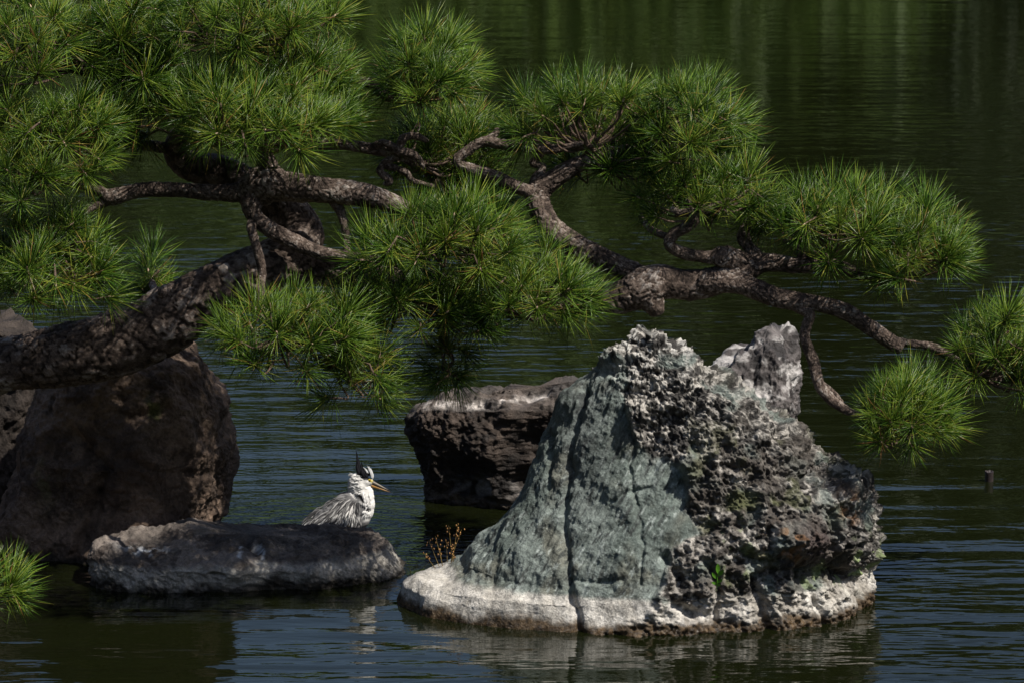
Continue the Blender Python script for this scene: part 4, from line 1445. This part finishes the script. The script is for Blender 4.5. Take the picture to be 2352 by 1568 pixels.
def crown_mesh(seed, w, h, n, size, mat):
    r = np.random.default_rng(seed)
    nc = 26
    cen = r.normal(0, 1, (nc, 3))
    cen /= np.linalg.norm(cen, axis=1)[:, None]
    cen *= r.uniform(0.45, 0.8, (nc, 1)) * np.array([w, w, h])
    k = r.integers(0, nc, n)
    d = r.normal(0, 1, (n, 3))
    d /= np.linalg.norm(d, axis=1)[:, None]
    c = cen[k] + d * r.uniform(0.5, 1.0, (n, 1)) * np.array([w, w, h]) * 0.42
    a = r.normal(0, 1, (n, 3))
    a /= np.linalg.norm(a, axis=1)[:, None]
    b = np.cross(a, r.normal(0, 1, (n, 3)))
    b /= np.linalg.norm(b, axis=1)[:, None]
    s = size * r.uniform(0.6, 1.3, (n, 1))
    v_ = np.stack([c - a * s, c + b * s * 0.5, c + a * s, c - b * s * 0.5], 1).reshape(-1, 3)
    f = np.arange(4 * n).reshape(n, 4)
    return add_mesh('crown', v_, f, mat, False, {'tone': np.repeat(r.uniform(0, 1, n), 4)})


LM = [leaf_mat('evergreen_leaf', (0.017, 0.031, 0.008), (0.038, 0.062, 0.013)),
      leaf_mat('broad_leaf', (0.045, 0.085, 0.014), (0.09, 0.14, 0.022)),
      leaf_mat('sunlit_leaf', (0.055, 0.11, 0.010), (0.11, 0.17, 0.020))]
CROWNS = [[crown_mesh(900 + 3 * k + j, 1, 1, 5200, 0.085, LM[k]) for j in range(2)] for k in range(3)]
tr = np.random.default_rng(21)


def far_tree(name, x, y, w, h, z0, kind, j, label, group, cat='tree', bank=far_bank_h):
    zb = float(bank(np.array([[x, y, 0.0]]))[0])
    e = empty(name, (x, y, zb), label, cat, group)
    c = link('crown', CROWNS[kind][j], e)
    c.location = (0, 0, z0 + h)
    c.scale = (w, w * 0.9, h)
    c.rotation_euler = (0, 0, tr.uniform(0, 6.28))
    pth = catmull(np.array([[0, 0, -0.4], [0.1, 0, z0 * 0.5 + 0.3], [tr.normal(0, 0.2), 0, z0 + h * 0.9]]), 10)
    vts, f, _ = tube(pth, np.linspace(0.05 * w + 0.06, 0.03 * w, 10), 10)
    link('trunk', add_mesh('trunk', vts, f, M_TWIG), e)


for k, x in enumerate(np.linspace(-36, 36, 17)):
    dark = x > 6
    kind = 0 if (dark or k % 3 == 0) else 1
    top_h = (13.8 if -8 < x < 1 else 18.0) + tr.uniform(-0.8, 0.8)
    hh_ = top_h * 0.40
    far_tree('evergreen_tree' if kind == 0 else 'broadleaf_tree', x + tr.uniform(-1, 1), 73 + tr.uniform(-2, 3), 3.9 + tr.uniform(-0.4, 0.6), hh_, top_h - 2 * hh_ - 1, kind, k % 2,
             'dark evergreen tree on the far bank mirrored in the pond' if kind == 0 else 'leafy green tree on the far bank mirrored in the pond', 'trees on the far bank')
for k, x in enumerate(np.linspace(-34, 36, 20)):
    top_h = (13.3 if -9 < x < 1 else 17.5) + tr.uniform(-0.8, 0.8)
    far_tree('evergreen_tree', x + tr.uniform(-1, 1), 82 + tr.uniform(-1, 2), 4.4 + tr.uniform(-0.4, 0.6), top_h * 0.42, top_h * 0.16 - 1.5, 0, k % 2,
             'dark evergreen tree on the far bank mirrored in the pond', 'trees on the far bank')
for k, x in enumerate(np.linspace(-30, 30, 26)):
    lit = -4.5 < x < 6.5  # the sunlit stretch of shrubs is put into a lighter leaf colour
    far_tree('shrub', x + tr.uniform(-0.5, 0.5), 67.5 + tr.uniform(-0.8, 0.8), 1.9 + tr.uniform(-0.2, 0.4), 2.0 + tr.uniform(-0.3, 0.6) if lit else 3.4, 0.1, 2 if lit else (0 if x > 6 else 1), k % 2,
             'round shrub in sunlit green on the far bank mirrored in the pond' if lit else 'dark green shrub on the far bank mirrored in the pond', 'shrubs on the far bank', 'shrub')

# ------------------------------------------------------------------ unseen shore and trees, added to cut the sky fill and deepen shadows
def near_bank_h(p):
    d = np.maximum(-4.5 - p[:, 1], np.abs(p[:, 0]) - 24 - 0.1 * p[:, 1])
    d = d + 1.2 * fbm(p * 0.12, 2, 44)
    return np.where(d < 0, np.maximum(-1.5, d * 0.6), 1.6 * sst(0, 4, d)) - 0.05


tag(terrain('near_bank', -60, 60, -50, 60, 120, 110, near_bank_h, M_TURF), 'unseen green shore added under the trees on the near side', None, None, 'structure')
for k, (x, y, h_) in enumerate([(-27, -15, 15), (-20, -13, 14), (-13.5, -13, 15), (-7, -12.5, 15), (-1, -13, 16), (5, -13, 15), (11.5, -14, 15), (18, -15, 14), (25, -14, 15),
                                (-30, -4, 15), (-30, 6, 16), (-31, 16, 15), (-32, 26, 15), (-33, 37, 16), (31, -4, 14), (31, 6, 14), (32, 16, 15), (33, 26, 15), (34, 36, 15)]):
    far_tree('evergreen_tree', x, y, 4.2, h_ * 0.42, h_ * 0.16 - 1.0, 0, k % 2, 'unseen dark evergreen tree added to cut the sky fill', 'trees added to cut the sky fill', 'tree', near_bank_h)
